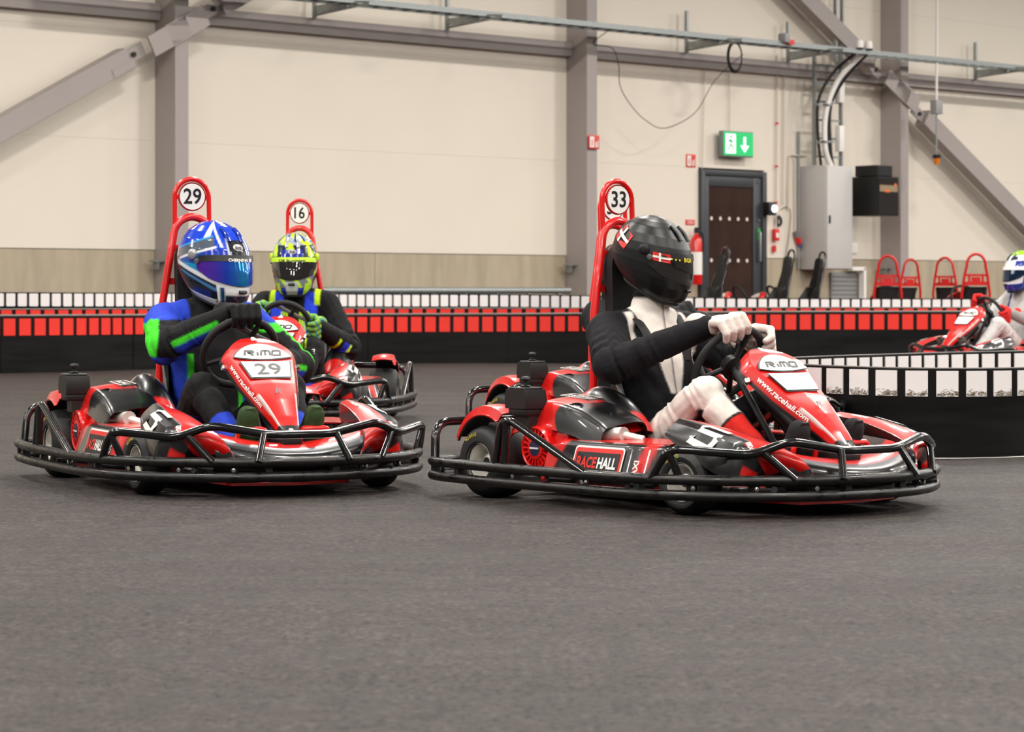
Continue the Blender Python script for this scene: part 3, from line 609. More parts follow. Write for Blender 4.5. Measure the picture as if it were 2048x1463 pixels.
def pod_text(body, v0, u0, size, s, width, flip=1, ang=0.):
    def g(mb):
        V, F = text2d(body, size, .0008, 0); V = V-(V.max(0)+V.min(0))/2; V = V*np.array([width/(V[:, 0].max()-V[:, 0].min()), 1.])
        c_, s_ = math.cos(ang), math.sin(ang); X = V[:, 0]*c_-V[:, 1]*s_; Y = V[:, 0]*s_+V[:, 1]*c_
        vv = v0+X*flip/.72; uu = u0-Y/.105
        f = pod_pt(s); P = f(vv, uu); e = 1e-3; n = np.cross(f(vv+e, uu)-P, f(vv, uu+e)-P); n /= np.linalg.norm(n, axis=1)[:, None]; n *= np.sign(n[:, 2:3]+1e-9)
        mb.add(P+n*.004, F)
    return g
def g_six(s):
    def g(mb):      # slanted block numeral on the pod
        P6 = [[(.05, .036), (-.03, .036), (-.045, .02), (-.045, -.036), (.035, -.036), (.045, -.02), (.045, .0), (-.04, .0)]]; f = pod_pt(s)
        def fn(x, y):
            x, y = np.asarray(x)+.25*np.asarray(y), np.asarray(y); vv = .31+(1 if s < 0 else -1)*x/.60*1.0; uu = .30-y/.105
            P = f(vv, uu); e = 1e-3; n = np.cross(f(vv+e, uu)-P, f(vv, uu+e)-P); n /= np.linalg.norm(n, axis=1)[:, None]; n *= np.sign(n[:, 2:3]+1e-9); return P+n*.006
        strokes(mb, P6, .017, fn)
    return g
def g_spoiler(mb):
    y = np.linspace(-.34, .34, 70); t = np.linspace(0, 1, 40); Y, T = np.meshgrid(y, t, indexing='ij'); k = (Y/.34)**2
    x = ci(T, [0, .35, .6, .75, .9, 1], [1.30, 1.46, 1.555, 1.585, 1.575, 1.54])-.10*k; z = ci(T, [0, .35, .6, .75, .9, 1], [.215, .212, .185, .15, .10, .075])+.07*k*(1-T*.6)
    def col(Y, T): C = np.broadcast_to(RED, Y.shape+(3,)).copy(); C[T > .52] = GRY; C[T > .585] = BLK; C[(T < .28)] = lin((40, 14, 12)); return C
    mb.panel(np.stack([x, Y, z], -1)[:, ::-1], aa(col, Y, T)[:, ::-1], .007)
def g_sidepod(s):
    def g(mb):
        v = np.linspace(0, 1, 60); u = np.linspace(0, 1, 44); V, Uu = np.meshgrid(v, u, indexing='ij')
        x0, x1 = .37, .99
        # u: inner top .. outer top edge .. down the side
        prof_y = np.interp(Uu, [0, .3, .36, .8, 1], [.36, .575, .60, .645, .60]); prof_z = np.interp(Uu, [0, .3, .36, .8, 1], [.275, .268, .255, .12, .065])
        x = x0+(x1-x0)*V-.10*np.clip(Uu-.3, 0, 1)*(V-.5)*0; y = prof_y-.08*np.clip((V-.75)/.25, 0, 1)**2; z = prof_z-.02*np.clip((.12-V)/.12, 0, 1)
        def col(V, Uu):
            C = np.broadcast_to(BLK, V.shape+(3,)).copy(); C[Uu < .31] = RED; C[(Uu >= .31) & (Uu < .42) & (V > .25)] = BLK
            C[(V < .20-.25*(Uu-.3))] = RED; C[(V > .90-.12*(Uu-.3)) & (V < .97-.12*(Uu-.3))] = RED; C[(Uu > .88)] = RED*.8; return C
        C = aa(col, V, Uu)
        P = np.stack([x, y*s, z], -1); mb.panel(P if s < 0 else P[:, ::-1], C if s < 0 else C[:, ::-1], .008)
    return g
def side_fn(s, xc, zc, off=.004):
    """text frame on the outer face of a side pod"""
    p = np.array([0, .045, -.135]); p /= np.linalg.norm(p)
    return lambda x, y: np.stack([xc-np.asarray(x)*s*1., np.asarray(s*(.60+(.255-zc)/.135*.045)-s*np.asarray(y)*.316+s*off), zc+np.asarray(y)*.95], -1)
def g_logo(kind, s):
    def g(mb):
        f = side_fn(s, .70, .185, {'white': .004, 'red': .0055, 'black': .007, 'race': .0085, 'hall': .0085, 'dash': .004}[kind])
        if kind == 'white': p = rrect(.30, .135, .016)
        if kind == 'red': p = rrect(.285, .12, .012)
        if kind == 'black': p = [(-.13, -.042), (.13, -.042), (.13, .042), (-.13, .042)]
        if kind in ('white', 'red', 'black'): p = np.array(p); mb.add(f(p[:, 0], p[:, 1]), [tuple(range(len(p)))])
        if kind == 'race': text_on(mb, 'RACE', .062, lambda x, y: f(x-.061, y), .002, width=.118)
        if kind == 'hall': text_on(mb, 'HALL', .062, lambda x, y: f(x+.062, y), .002, width=.112)
        if kind == 'dash':
            ff = side_fn(s, .93, .16, .004); text_on(mb, 'MAXI', .045, lambda x, y: ff(-np.asarray(y)*.9, np.asarray(x)), .001, .9)
    return g
def g_cover(mb):
    v = np.linspace(0, 1, 56); u = np.linspace(0, 1, 44); V, Uu = np.meshgrid(v, u, indexing='ij')
    x = .10+.53*V+.03*Uu*(V-.5); top = ci(V, [0, .06, .35, .7, .92, 1], [.385, .405, .432, .405, .36, .335])
    y = ci(Uu, [0, .12, .55, .7, 1], [.30, .33, .50, .545, .575]); z = ci(Uu, [0, .12, .55, .7, 1], [-.07, 0, -.012, -.035, -.125])+top+.02*np.clip(V-.55, 0, 1)*(Uu > .7)
    def col(V, Uu): C = np.broadcast_to(RED, V.shape+(3,)).copy(); C[V > .56+.08*np.sin(Uu*6)] = BLK; C[(V > .18) & (V < .58) & (Uu < .36)] = BLK; return C
    mb.panel(np.stack([x, -y, z], -1), aa(col, V, Uu), .006)
def g_coverholes(x, y):
    def g(mb):
        z = np.interp((x-.10)/.53, [0, .06, .35, .7, .92, 1], [.385, .405, .432, .405, .36, .335])
        mb.lathe([(.034, 0), (.028, .004), (.024, -.012), (0, -.014)], (x, -y, z-.014), (.25, -.45, 1), 20)
    return g
def g_coverlogo(mb):
    f = frame_fn((.33, -.40, .435), (.98, 0, -.05), (0, .98, .08)); p = np.array(rrect(.20, .075, .008)); q = np.array(rrect(.185, .06, .006)); n = len(p)
    mb.add(np.concatenate([f(p[:, 0], p[:, 1]), f(q[:, 0], q[:, 1])]), [(i, (i+1) % n, n+(i+1) % n, n+i) for i in range(n)]); text_on(mb, 'RACEHALL', .042, f, .001, width=.165)
def g_hump(s):
    def g(mb):
        v = np.linspace(0, 1, 40); u = np.linspace(0, math.pi, 30); V, Uu = np.meshgrid(v, u, indexing='ij')
        x = .18+.42*V; h = ci(V, [0, .12, .4, .75, 1], [.34, .43, .475, .42, .30]); r = .095
        y = .30+r*np.cos(Uu)*1.0; z = .22+(h-.22)*np.sin(Uu)**.6
        def col(V, Uu): C = np.broadcast_to(BLK, V.shape+(3,)).copy(); C[(V < .34)] = RED; C[(V > .86)] = RED; C[np.abs(V-.345) < .02] = lin((190, 186, 184)); return C
        C = aa(col, V, Uu)
        P = np.stack([x, y*s, z], -1); mb.panel(P if s < 0 else P[:, ::-1], C if s < 0 else C[:, ::-1], .006)
    return g
def g_fender(s):
    def g(mb):
        a = np.linspace(math.radians(158), math.radians(60), 30); u = np.linspace(0, 1, 16); A, Uu = np.meshgrid(a, u, indexing='ij')
        r = .212+.012*np.sin(Uu*math.pi)-.03*(Uu > .93); P = np.stack([-.01+r*np.cos(A), (.49+.16*Uu)*s, .165+r*np.sin(A)*1.03], -1)
        C = np.broadcast_to(RED, P.shape).copy(); mb.panel(P if s > 0 else P[:, ::-1], C, .006)
    return g
def g_tyre(R, wd, rim):
    def g(mb):
        h = wd/2; c = [(rim, -h*.86), (rim+.012, -h), (R*.80, -h*1.0), (R-.022, -h*.95), (R-.008, -h*.80), (R, -h*.55), (R+.001, 0), (R, h*.55), (R-.008, h*.80), (R-.022, h*.95), (R*.80, h), (rim+.012, h), (rim, h*.86), (rim-.004, 0), (rim, -h*.86)]
        mb.lathe(c, (0, 0, 0), (0, 1, 0), 40)
    return g
def g_rim(R, wd, s):
    def g(mb):
        h = wd/2*s; r = R
        mb.lathe([(r+.004, h*.96), (r+.006, h*.88), (r-.006, h*.84), (r-.014, h*.5), (r-.02, h*.15), (r*.62, h*.05), (r*.5, h*.12), (r*.46, h*.42), (r*.3, h*.5), (0, h*.5)], (0, 0, 0), (0, 1, 0), 32)
        mb.lathe([(r+.003, -h*.9), (r-.01, -h*.8), (r-.015, -h*.3), (r*.5, h*.0)], (0, 0, 0), (0, 1, 0), 24)
    return g
def g_tyretext(R, rim, wd, s):
    def g(mb):
        V, F = text2d('DUNLOP', .02, .0, 0); V = V-(V.max(0)+V.min(0))/2; rc = (R+rim)/2+.004
        for a0 in (2.0,):
            ang = a0-V[:, 0]/rc*s*1.0; rr = rc+V[:, 1]; mb.add(np.stack([rr*np.cos(ang), np.full(len(V), (wd/2+.002)*s), rr*np.sin(ang)], -1), F)
    return g
def wheel(k, s, x, y, R, wd, rim, fl, steer=0.):
    t = part('wheel', k, M_tyre, g_tyre(R, wd, rim), 'tyre%s' % fl); t.location = (x, y*s, R); t.rotation_euler = (0, 0, steer)
    t['label'] = 'slick black tyre with bright rim'
    part('rim', t, M_alu, g_rim(rim, wd, s), 'rim%s%d' % (fl, s)); part('tyre_lettering', t, M_yel, g_tyretext(R, rim, wd, s), 'tl%s%d' % (fl, s), smooth=False)
    part('hub_nut', t, M_dark, lambda mb: mb.lathe([(0, wd/2*s*.55), (.018, wd/2*s*.55), (.018, wd/2*s*.3)], (0, 0, 0), (0, 1, 0), 8), 'nut%s%d' % (fl, s))
BAR = [(1.12, -.715, .15), (1.20, -.70, .268), (1.435, -.49, .247), (1.50, -.365, .297), (1.573, -.134, .256)]
def g_frontbar(mb): P = [np.array(p) for p in BAR]; mb.tube(bend(P+[p*np.array([1, -1, 1]) for p in P[::-1]], .05, 7), .0175, 12)
def rp(i): return RINGP[i]
def g_strut(i, s):
    A = [((1.45, -.455, .262), (1.545, -.37, .15)), ((1.572, -.16, .256), (1.625, -.20, .15)), ((1.2, -.70, .26), (1.22, -.66, .15))][i]
    return lambda mb: mb.tube([np.array(p)*np.array([1, s, 1]) for p in A], .0155, 10)
def g_sideloop(s):
    def g(mb): mb.tube(bend([np.array(p)*np.array([1, s, 1]) for p in ((.24, -.775, .15), (.275, -.77, .335), (.335, -.77, .345), (.80, -.765, .15))], .04, 6), .0165, 12)
    return g
def g_rearguard(mb): mb.tube(bend([(-.265, -.70, .15), (-.29, -.68, .31), (-.29, 0, .325), (-.29, .68, .31), (-.265, .70, .15)], .09, 9), .0185, 12)
def g_roll(mb):
    P = [(.16, -.175, .12), (.135, -.17, .45), (.115, -.15, .78), (.10, -.095, 1.06)]
    a = np.linspace(0, math.pi, 15)[1:-1]; arc = [(.095, -.09*math.cos(t), 1.09+.09*math.sin(t)) for t in a]
    mb.tube(np.array(P[:3]+[(.103, -.105, 1.02)]+arc+[(.103, .105, 1.02)]+[(x, -y, z) for x, y, z in P[2::-1]]), .018, 12)
def g_numhoop(mb):
    a = np.linspace(0, math.pi, 21); arc = [(.086, -.083*math.cos(t), 1.27+.083*math.sin(t)) for t in a]
    mb.tube(np.array([(.092, -.083, 1.13)]+arc+[(.092, .083, 1.13)]), .0115, 10); mb.box((.088, -.072, 1.27), (.012, .02, .02)); mb.box((.088, .072, 1.27), (.012, .02, .02))
def g_cross(z, y, hh=.03): return lambda mb: mb.box((.108, 0, z), (.010, 2*y, hh))
def g_headrest(mb):
    p = [(-.088, .60), (.088, .60), (.094, .95)]+[(.094*math.cos(t), .985+.10*math.sin(t)) for t in np.linspace(0, math.pi, 14)]+[(-.094, .95)]
    bm = MB(); bm.prism(p, (.135, 0, 0), (0, 1, 0), (-.02, 0, 1), (1, 0, 0), .05); mb.v += bm.v; mb.f += bm.f; mb.c += bm.c; mb.n += bm.n
def g_seat(mb):
    v = np.linspace(0, 1, 40); u = np.linspace(-1, 1, 31); V, Uu = np.meshgrid(v, u, indexing='ij')
    cx_ = ci(V, [0, .2, .45, .6, 1], [.78, .62, .32, .235, .15]); cz = ci(V, [0, .2, .45, .6, 1], [.16, .115, .11, .25, .70])
    w_ = ci(V, [0, .3, .6, 1], [.17, .215, .225, .165]); a = np.abs(Uu)
    lift = np.clip(a-.55, 0, 1)**2*ci(V, [0, .25, .5, .75, 1], [.15, .75, .5, .15, .0]); fw = np.clip(a-.5, 0, 1)**2*ci(V, [0, .4, .6, .8, 1], [0, .1, .7, .55, .1])
    mb.panel(np.stack([cx_+fw, Uu*w_, cz+lift], -1), None, .012)
def g_engine(mb):
    mb.box((.32, -.46, .20), (.24, .2, .2), None, .02); mb.box((.30, -.43, .31), (.2, .16, .06), None, .015)
    for k in range(6): mb.box((.44+.016*k, -.45, .19), (.008, .17, .16))
def g_starter(mb):
    c = np.array([.275, -.575, .222]); mb.lathe([(.092, .06), (.092, -.018), (.084, -.026), (.078, -.022), (.076, -.004), (.05, -.004), (.046, -.024), (.034, -.026), (0, -.024)], c, (0, 1, 0), 36)
    for k in range(20):
        a = k*2*math.pi/20; R = np.array([[math.cos(a), 0, -math.sin(a)], [0, 1, 0], [math.sin(a), 0, math.cos(a)]]); mb.box(c+R @ np.array([.064, -.014, 0]), (.034, .016, .008), R)
    mb.box((.30, -.53, .30), (.12, .1, .06), None, .02)
def g_airbox(mb):
    mb.prism([(-.065, -.035), (-.07, .0), (-.06, .045), (.06, .045), (.07, .0), (.065, -.035)], (.205, -.645, .420), (1, 0, 0), (0, 0, 1), (0, 1, 0), .11)
    mb.box((.205, -.59, .468), (.11, .095, .012), None, .005); mb.box((.205, -.59, .372), (.115, .095, .035), None, .008); mb.box((.215, -.575, .335), (.08, .08, .06))
def g_knob(mb): mb.lathe([(.02, .470), (.022, .480), (.009, .484), (.009, .497), (.018, .500), (.020, .509), (.016, .517), (0, .520)], (.205, -.59, 0), (0, 0, 1), 18)
def g_tray(mb): mb.prism([(-.1, -.30), (.9, -.33), (1.45, -.26), (1.52, 0), (1.45, .26), (.9, .33), (-.1, .30)], (0, 0, .045), (1, 0, 0), (0, 1, 0), (0, 0, 1), .012)
def g_chassis(mb):
    for s in (-1, 1):
        mb.tube(bend([(-.16, s*.34, .075), (.5, s*.37, .075), (1.0, s*.30, .075), (1.45, s*.2, .085)], .1), .017, 8)
        mb.tube([(.55, s*.36, .08), (.55, s*.76, .12)], .014, 8); mb.tube([(-.12, s*.34, .08), (-.19, s*.6, .12)], .014, 8); mb.tube([(1.38, s*.22, .085), (1.5, s*.44, .115)], .014, 8)
        mb.tube([(.9, s*.34, .08), (1.0, s*.73, .12)], .014, 8)
    mb.tube([(-.12, -.36, .09), (-.12, .36, .09)], .016, 8); mb.tube([(1.086, -.50, .12), (1.086, .50, .12)], .016, 8); mb.tube([(0, -.56, .145), (0, .56, .145)], .018, 8)
def g_bolts(mb):
    for s in (-1, 1):
        for i in (9, 20, 28, 34, 46, 52, 58):
            j = i if s < 0 else (-i) % len(RINGP); p = RINGP[j]; T = RINGP[(j+1) % len(RINGP)]-RINGP[j-1]; n = np.array([T[1], -T[0], 0])/np.linalg.norm(T)
            mb.lathe([(0, .010), (.009, .008), (.010, -.012)], (p[0], p[1], .1175), n, 8)
def g_spacers(mb):
    for i in (3, 9, 16, 22, 28, 34, 40, 46, 52, 58, 62):
        for j in {i, (-i) % len(RINGP)}:
            p = RINGP[j]; mb.box((p[0]*.985, p[1]*.985, .117), (.03, .03, .05))
SWC = np.array([.78, 0, .575]); SWU = np.array([.5, 0, .866]); SWN = np.array([-.866, 0, .5]); SWR = .165
def sw_pt(phi, r=SWR): return SWC+r*(-math.cos(phi)*np.array([0, 1., 0])+math.sin(phi)*SWU)
def kart(label, pose, number, scale=1., steer=.0, swrot=0., group='racing karts', nose_digits=True):
    X, Y, yaw = pose
    k = thing('racing_kart', label, 'kart', (X, Y, 0), math.radians(yaw), group, (1, 1, scale))
    part('floor_tray', k, M_red, g_tray); part('chassis_frame', k, M_dark, g_chassis)
    part('bumper_rail', k, M_worn, lambda mb: mb.tube(ring_at(.148), .0205, 12, closed=True), 'ringU'); part('bumper_rail', k, M_worn, lambda mb: mb.tube(ring_at(.088), .0205, 12, closed=True), 'ringL')
    b = part('bumper_spacers', k, M_blk, g_spacers); b['kind'] = 'stuff'; b = part('bumper_bolts', k, M_chrome, g_bolts); b['kind'] = 'stuff'
    part('front_guard', k, M_tube, g_frontbar)
    for s in (1, -1):
        for i in range(3): part('guard_strut', k, M_tube, g_strut(i, s), 'strut%d%d' % (i, s))
        part('side_guard', k, M_tube, g_sideloop(s), 'sideloop%d' % s); part('guard_upright', k, M_tube, (lambda s: lambda mb: mb.tube([(.31, -.772*s, .34), (.30, -.775*s, .15)], .0165, 10))(s), 'sideup%d' % s)
    part('rear_guard', k, M_tube, g_rearguard)
    for s in (-1, 1):
        wheel(k, s, -.03, .56, .152, .19, .074, 'R'); wheel(k, s, 1.125, .52, .127, .125, .074, 'F', steer)
        p = part('front_pod', k, M_paint, g_pod(s), 'pod%d' % s, col=True)
        part('pod_mark', p, M_white, g_six(s), 'six%d' % s, smooth=False)
        part('pod_lettering', p, M_white, pod_text('RIMO-kart', .62, .15, .024, s, .10, (1 if s < 0 else -1), -.3*(1 if s < 0 else -1)), 'rk%d' % s, smooth=False)
        part('pod_logo', p, M_white, pod_text('RACEHALL', .16, -.62, .026, s, .085, (1 if s < 0 else -1), 0.), 'pl%d' % s, smooth=False)
        q = part('side_pod', k, M_paint, g_sidepod(s), 'side%d' % s, col=True)
        for kind, mm in (('white', M_white), ('red', M_redink), ('black', M_ink), ('race', M_redink), ('hall', M_white), ('dash', M_white)):
            part('logo_%s' % {'white': 'border', 'red': 'ground', 'black': 'band', 'race': 'lettering', 'hall': 'lettering', 'dash': 'mark'}[kind], q, mm, g_logo(kind, s), 'logo%s%d' % (kind, s), smooth=False)
        part('rear_fender', k, M_paint, g_fender(s), 'fender%d' % s, col=True); part('seat_side_cover', k, M_paint, g_hump(s), 'hump%d' % s, col=True)
        part('steering_knuckle', k, M_red, (lambda s: lambda mb: mb.box((1.09, s*.41, .125), (.06, .06, .08), None, .01))(s), 'knuckle%d' % s)
        part('pedal', k, M_red, (lambda s: lambda mb: (mb.tube(bend([(1.33, s*.08, .07), (1.36, s*.08, .27), (1.36, s*.20, .27), (1.33, s*.20, .07)], .02), .011, 8)))(s), 'pedal%d' % s)
    part('front_spoiler', k, M_paint, g_spoiler, col=True)
    n = part('nose_fairing', k, M_paint, g_nose, col=True)
    part('logo_panel', n, M_white, g_dome, smooth=False); part('panel_outline', n, M_ink, g_domeline, smooth=False)
    part('plate_border', n, M_ink, g_plate(1), 'plateb', smooth=False); part('number_plate', n, M_white, g_plate(0), 'platew', smooth=False)
    part('logo_lettering', n, M_ink, g_rimo, smooth=False); part('logo_dot', n, M_redink, g_rimodot, smooth=False); [part('web_address', n, M_white, g_www(s), 'www%d' % s, smooth=False) for s in (-1, 1)]; part('emblem', n, M_ink, g_ref, smooth=False)
    if nose_digits: part('plate_digits', n, M_ink, lambda mb: text_on(mb, number, .098, NF(.247, .0145), .001, 1.25), 'nd'+number, smooth=False)
    for s in (-1, 1): part('nose_bolt', n, M_chrome, (lambda s: lambda mb: mb.lathe([(0, .012), (.012, .01), (.014, -.01)], NZ(.17, s*.165, -.045), (.3, s, .4), 10))(s), 'nbolt%d' % s)
    part('nose_base', k, M_blk, lambda mb: (mb.box((1.40, 0, .215), (.16, .09, .07), None, .012), mb.tube([(1.0, 0, .46), (1.36, 0, .20)], [.05, .03], 12)), smooth=True)
    part('tip_bolt', k, M_chrome, lambda mb: mb.lathe([(0, .008), (.013, .006), (.014, -.02)], (1.455, 0, .262), (.7, 0, .7), 10))
    part('engine_block', k, M_red, g_engine); st = part('recoil_starter', k, M_red, g_starter); part('starter_badge', st, mat('navy_badge', (34, 36, 66), .4), lambda mb: mb.lathe([(0, -.028), (.034, -.026), (.036, -.02)], (.275, -.575, .222), (0, 1, 0), 20))
    part('badge_bar', st, M_white, lambda mb: mb.box((.275, -.604, .222), (.055, .002, .007)))
    ab = part('air_filter', k, M_blk, g_airbox); part('filter_knob', ab, M_blk, g_knob)
    ec = part('engine_cover', k, M_paint, g_cover, col=True); [part('vent_hole', ec, M_dark, g_coverholes(*q), 'hole%.2f' % q[0]) for q in ((.43, .515), (.545, .46))]; part('cover_logo', ec, M_white, g_coverlogo, smooth=False)
    part('exhaust_pipe', k, M_alu, lambda mb: (mb.tube([(.46, -.50, .275), (.68, -.47, .292)], .032, 14), mb.tube([(.66, -.47, .29), (.74, -.42, .27)], .018, 10)))
    part('engine_mount', k, M_dark, lambda mb: mb.box((.33, -.47, .085), (.36, .24, .03)))
    part('seat', k, M_seat, g_seat); [part('seat_edge', k, M_grey, (lambda q: lambda mb: mb.tube([(.235-.085*t+.19*(1-t), q*(.222-.045*t), .36+.34*t) for t in np.linspace(0, 1, 8)], .007, 8))(q), 'sedge%d' % q) for q in (-1, 1)]; part('headrest_pad', k, M_rubber, g_headrest)
    part('roll_bar', k, M_red, g_roll)
    for z, y, h in ((1.035, .10, .03), (.885, .128, .03), (.70, .155, .03)): part('cross_bar', k, M_red, g_cross(z, y, h), 'cross%.2f' % z)
    h = part('number_hoop', k, M_red, g_numhoop)
    part('round_plate', h, M_white, lambda mb: mb.lathe([(0, .004), (.060, .004), (.0605, -.004), (0, -.004)], (.094, 0, 1.272), (1, 0, 0), 40))
    part('plate_rim', h, M_red, lambda mb: mb.lathe([(.066, .0035), (.0665, -.006), (0, -.006)], (.094, 0, 1.272), (1, 0, 0), 40))
    part('hoop_digits', h, M_ink, lambda mb: text_on(mb, number, .098, frame_fn((.0992, 0, 1.274), (0, 1, 0), (0, 0, 1)), .0015, .92), 'hd'+number, smooth=False)
    # steering
    c_, s_ = math.cos(swrot), math.sin(swrot)
    def g_sw(mb): mb.tube([sw_pt(t) for t in np.linspace(0, 2*math.pi, 49)[:-1]], .0165, 10, closed=True)
    sw = part('steering_wheel', k, M_rubber, g_sw)
    def g_spk(mb):
        for a in (0., 2.4, -2.4): mb.tube([SWC-SWN*.02, sw_pt(math.pi/2+a+swrot, SWR-.005)], .012, 8)
        mb.lathe([(0, .02), (.04, .015), (.045, -.02), (0, -.03)], SWC-SWN*.01, SWN, 16)
    part('spokes', sw, M_dark, g_spk, 'spk%.2f' % swrot)
    def g_bar(mb): mb.tube([sw_pt(math.pi/2+swrot+.95, SWR+.004)+SWN*.012, sw_pt(math.pi/2+swrot-.95, SWR+.004)+SWN*.012], .011, 8)
    part('grip_bar', sw, M_grey, g_bar, 'gbar%.2f' % swrot)
    part('steering_column', k, M_dark, lambda mb: mb.tube([SWC-SWN*.02, (1.12, 0, .16)], .014, 8))
    return k
# ------------------------------------------------------------------ drivers
def capsule(mb, p, q, r0, r1, seg=14):
    p, q = np.asarray(p, float), np.asarray(q, float); d = q-p; L = max(np.linalg.norm(d), 1e-6); d /= L
    prof = [(r0*math.sin(t), -r0*math.cos(t)) for t in np.linspace(0.02, math.pi/2, 6)]+[(r1*math.cos(t), L+r1*math.sin(t)) for t in np.linspace(0, math.pi/2-.02, 6)]
    t = np.array([1., 0, 0]) if abs(d[0]) < .8 else np.array([0, 0, 1.]); e1 = np.cross(d, t); e1 /= np.linalg.norm(e1); e2 = np.cross(d, e1); ang = np.arange(seg)*2*math.pi/seg
    V = np.concatenate([p+b*d+a*(np.cos(ang)[:, None]*e1+np.sin(ang)[:, None]*e2) for a, b in prof]); n = len(prof)
    F = [(i*seg+k, i*seg+(k+1) % seg, (i+1)*seg+(k+1) % seg, (i+1)*seg+k) for i in range(n-1) for k in range(seg)]+[tuple(range(seg))[::-1], tuple(range((n-1)*seg, n*seg))]
    mb.add(V, F)
def loft_y(mb, secs, seg=28, e=2.4):
    """stack of superellipse sections (centre xyz, half depth x, half width y, tilt)"""
    ang = np.arange(seg)*2*math.pi/seg; V = []
    for c, rx, ry in secs:
        ca, sa = np.cos(ang), np.sin(ang); V.append(np.asarray(c)+np.stack([rx*np.sign(ca)*np.abs(ca)**(2/e), ry*np.sign(sa)*np.abs(sa)**(2/e), 0*ca], 1))
    n = len(secs); F = [(i*seg+k, i*seg+(k+1) % seg, (i+1)*seg+(k+1) % seg, (i+1)*seg+k) for i in range(n-1) for k in range(seg)]+[tuple(range(seg))[::-1], tuple(range((n-1)*seg, n*seg))]
    mb.add(np.concatenate(V), F)
def fuse(mb, voxel, smooth=3):
    """one continuous skin from overlapping volumes"""
    me = mb.mesh('tmp'); bm = bmesh.new(); bm.from_mesh(me); bmesh.ops.recalc_face_normals(bm, faces=bm.faces); bm.to_mesh(me); bm.free()
    o = bpy.data.objects.new('tmp', me); COL.objects.link(o)
    md = o.modifiers.new('r', 'REMESH'); md.mode = 'VOXEL'; md.voxel_size = voxel; md.use_smooth_shade = True
    sm = o.modifiers.new('s', 'SMOOTH'); sm.factor = .5; sm.iterations = smooth
    bpy.context.view_layer.update(); out = bpy.data.meshes.new_from_object(o.evaluated_get(bpy.context.evaluated_depsgraph_get()))
    bpy.data.objects.remove(o); bpy.data.meshes.remove(me); out.materials.clear(); return out
def verts(me): V = np.zeros(len(me.vertices)*3, np.float32); me.vertices.foreach_get('co', V); return V.reshape(-1, 3).astype(float)
def paint(me, C):
    a = me.color_attributes.new('Col', 'FLOAT_COLOR', 'POINT'); a.data.foreach_set('color', np.concatenate([C, np.ones((len(C), 1))], 1).astype(np.float32).ravel())
def segd(P, a, b):
    a, b = np.asarray(a, float), np.asarray(b, float); d = b-a; t = np.clip(((P-a)@d)/(d@d), 0, 1); return np.linalg.norm(P-a-t[:, None]*d, axis=1), t
def ik(s, h, l1, l2, pole):
    s, h = np.asarray(s, float), np.asarray(h, float); d = h-s; L = min(np.linalg.norm(d), (l1+l2)*.995); d /= np.linalg.norm(d)
    a = (l1*l1-l2*l2+L*L)/(2*L); r = math.sqrt(max(l1*l1-a*a, 0)); p = np.asarray(pole, float); p = p-d*(p@d); p /= np.linalg.norm(p)
    return s+d*a+p*r

HSEC = [(-.205, -.085, .150, .092), (-.20, -.112, .178, .110), (-.175, -.135, .200, .126), (-.135, -.158, .208, .138), (-.09, -.172, .206, .146), (-.04, -.182, .196, .150), (.01, -.186, .182, .150), (.05, -.182, .166, .146), (.09, -.166, .140, .133), (.125, -.138, .105, .110), (.15, -.102, .068, .080), (.165, -.065, .032, .048), (.1715, -.03, .0, .016), (.172, -.016, -.014, .002)]
HZ = np.array([h[0] for h in HSEC])
def hpt(az, z, off=0.):
    """point of the helmet shell at azimuth az (0 = front, + = left) and height z"""
    az, z = np.broadcast_arrays(np.asarray(az, float), np.asarray(z, float))
    xb, xf, hw = [np.interp(z, HZ, [h[i] for h in HSEC]) for i in (1, 2, 3)]
    cx_ = (xb+xf)/2; rx = (xf-xb)/2; e = np.interp(z, [-.2, -.1, .05, .17], [2.0, 2.15, 2.15, 2.0]); ca, sa = np.cos(az), np.sin(az)
    k = (np.abs(ca)**e+np.abs(sa)**e)**(-1/e); x = cx_+(rx+off)*k*ca; y = (hw+off)*k*sa
    lo = np.clip(-z/.2, 0, 1); y = y*(1-.16*lo*np.clip(x/.2, 0, 1))
    return np.stack([x, y, z+off*np.clip((z-.02)/.15, -.3, 1)+.085*lo**1.3*np.clip((.13-x)/.27, 0, 1)], -1)
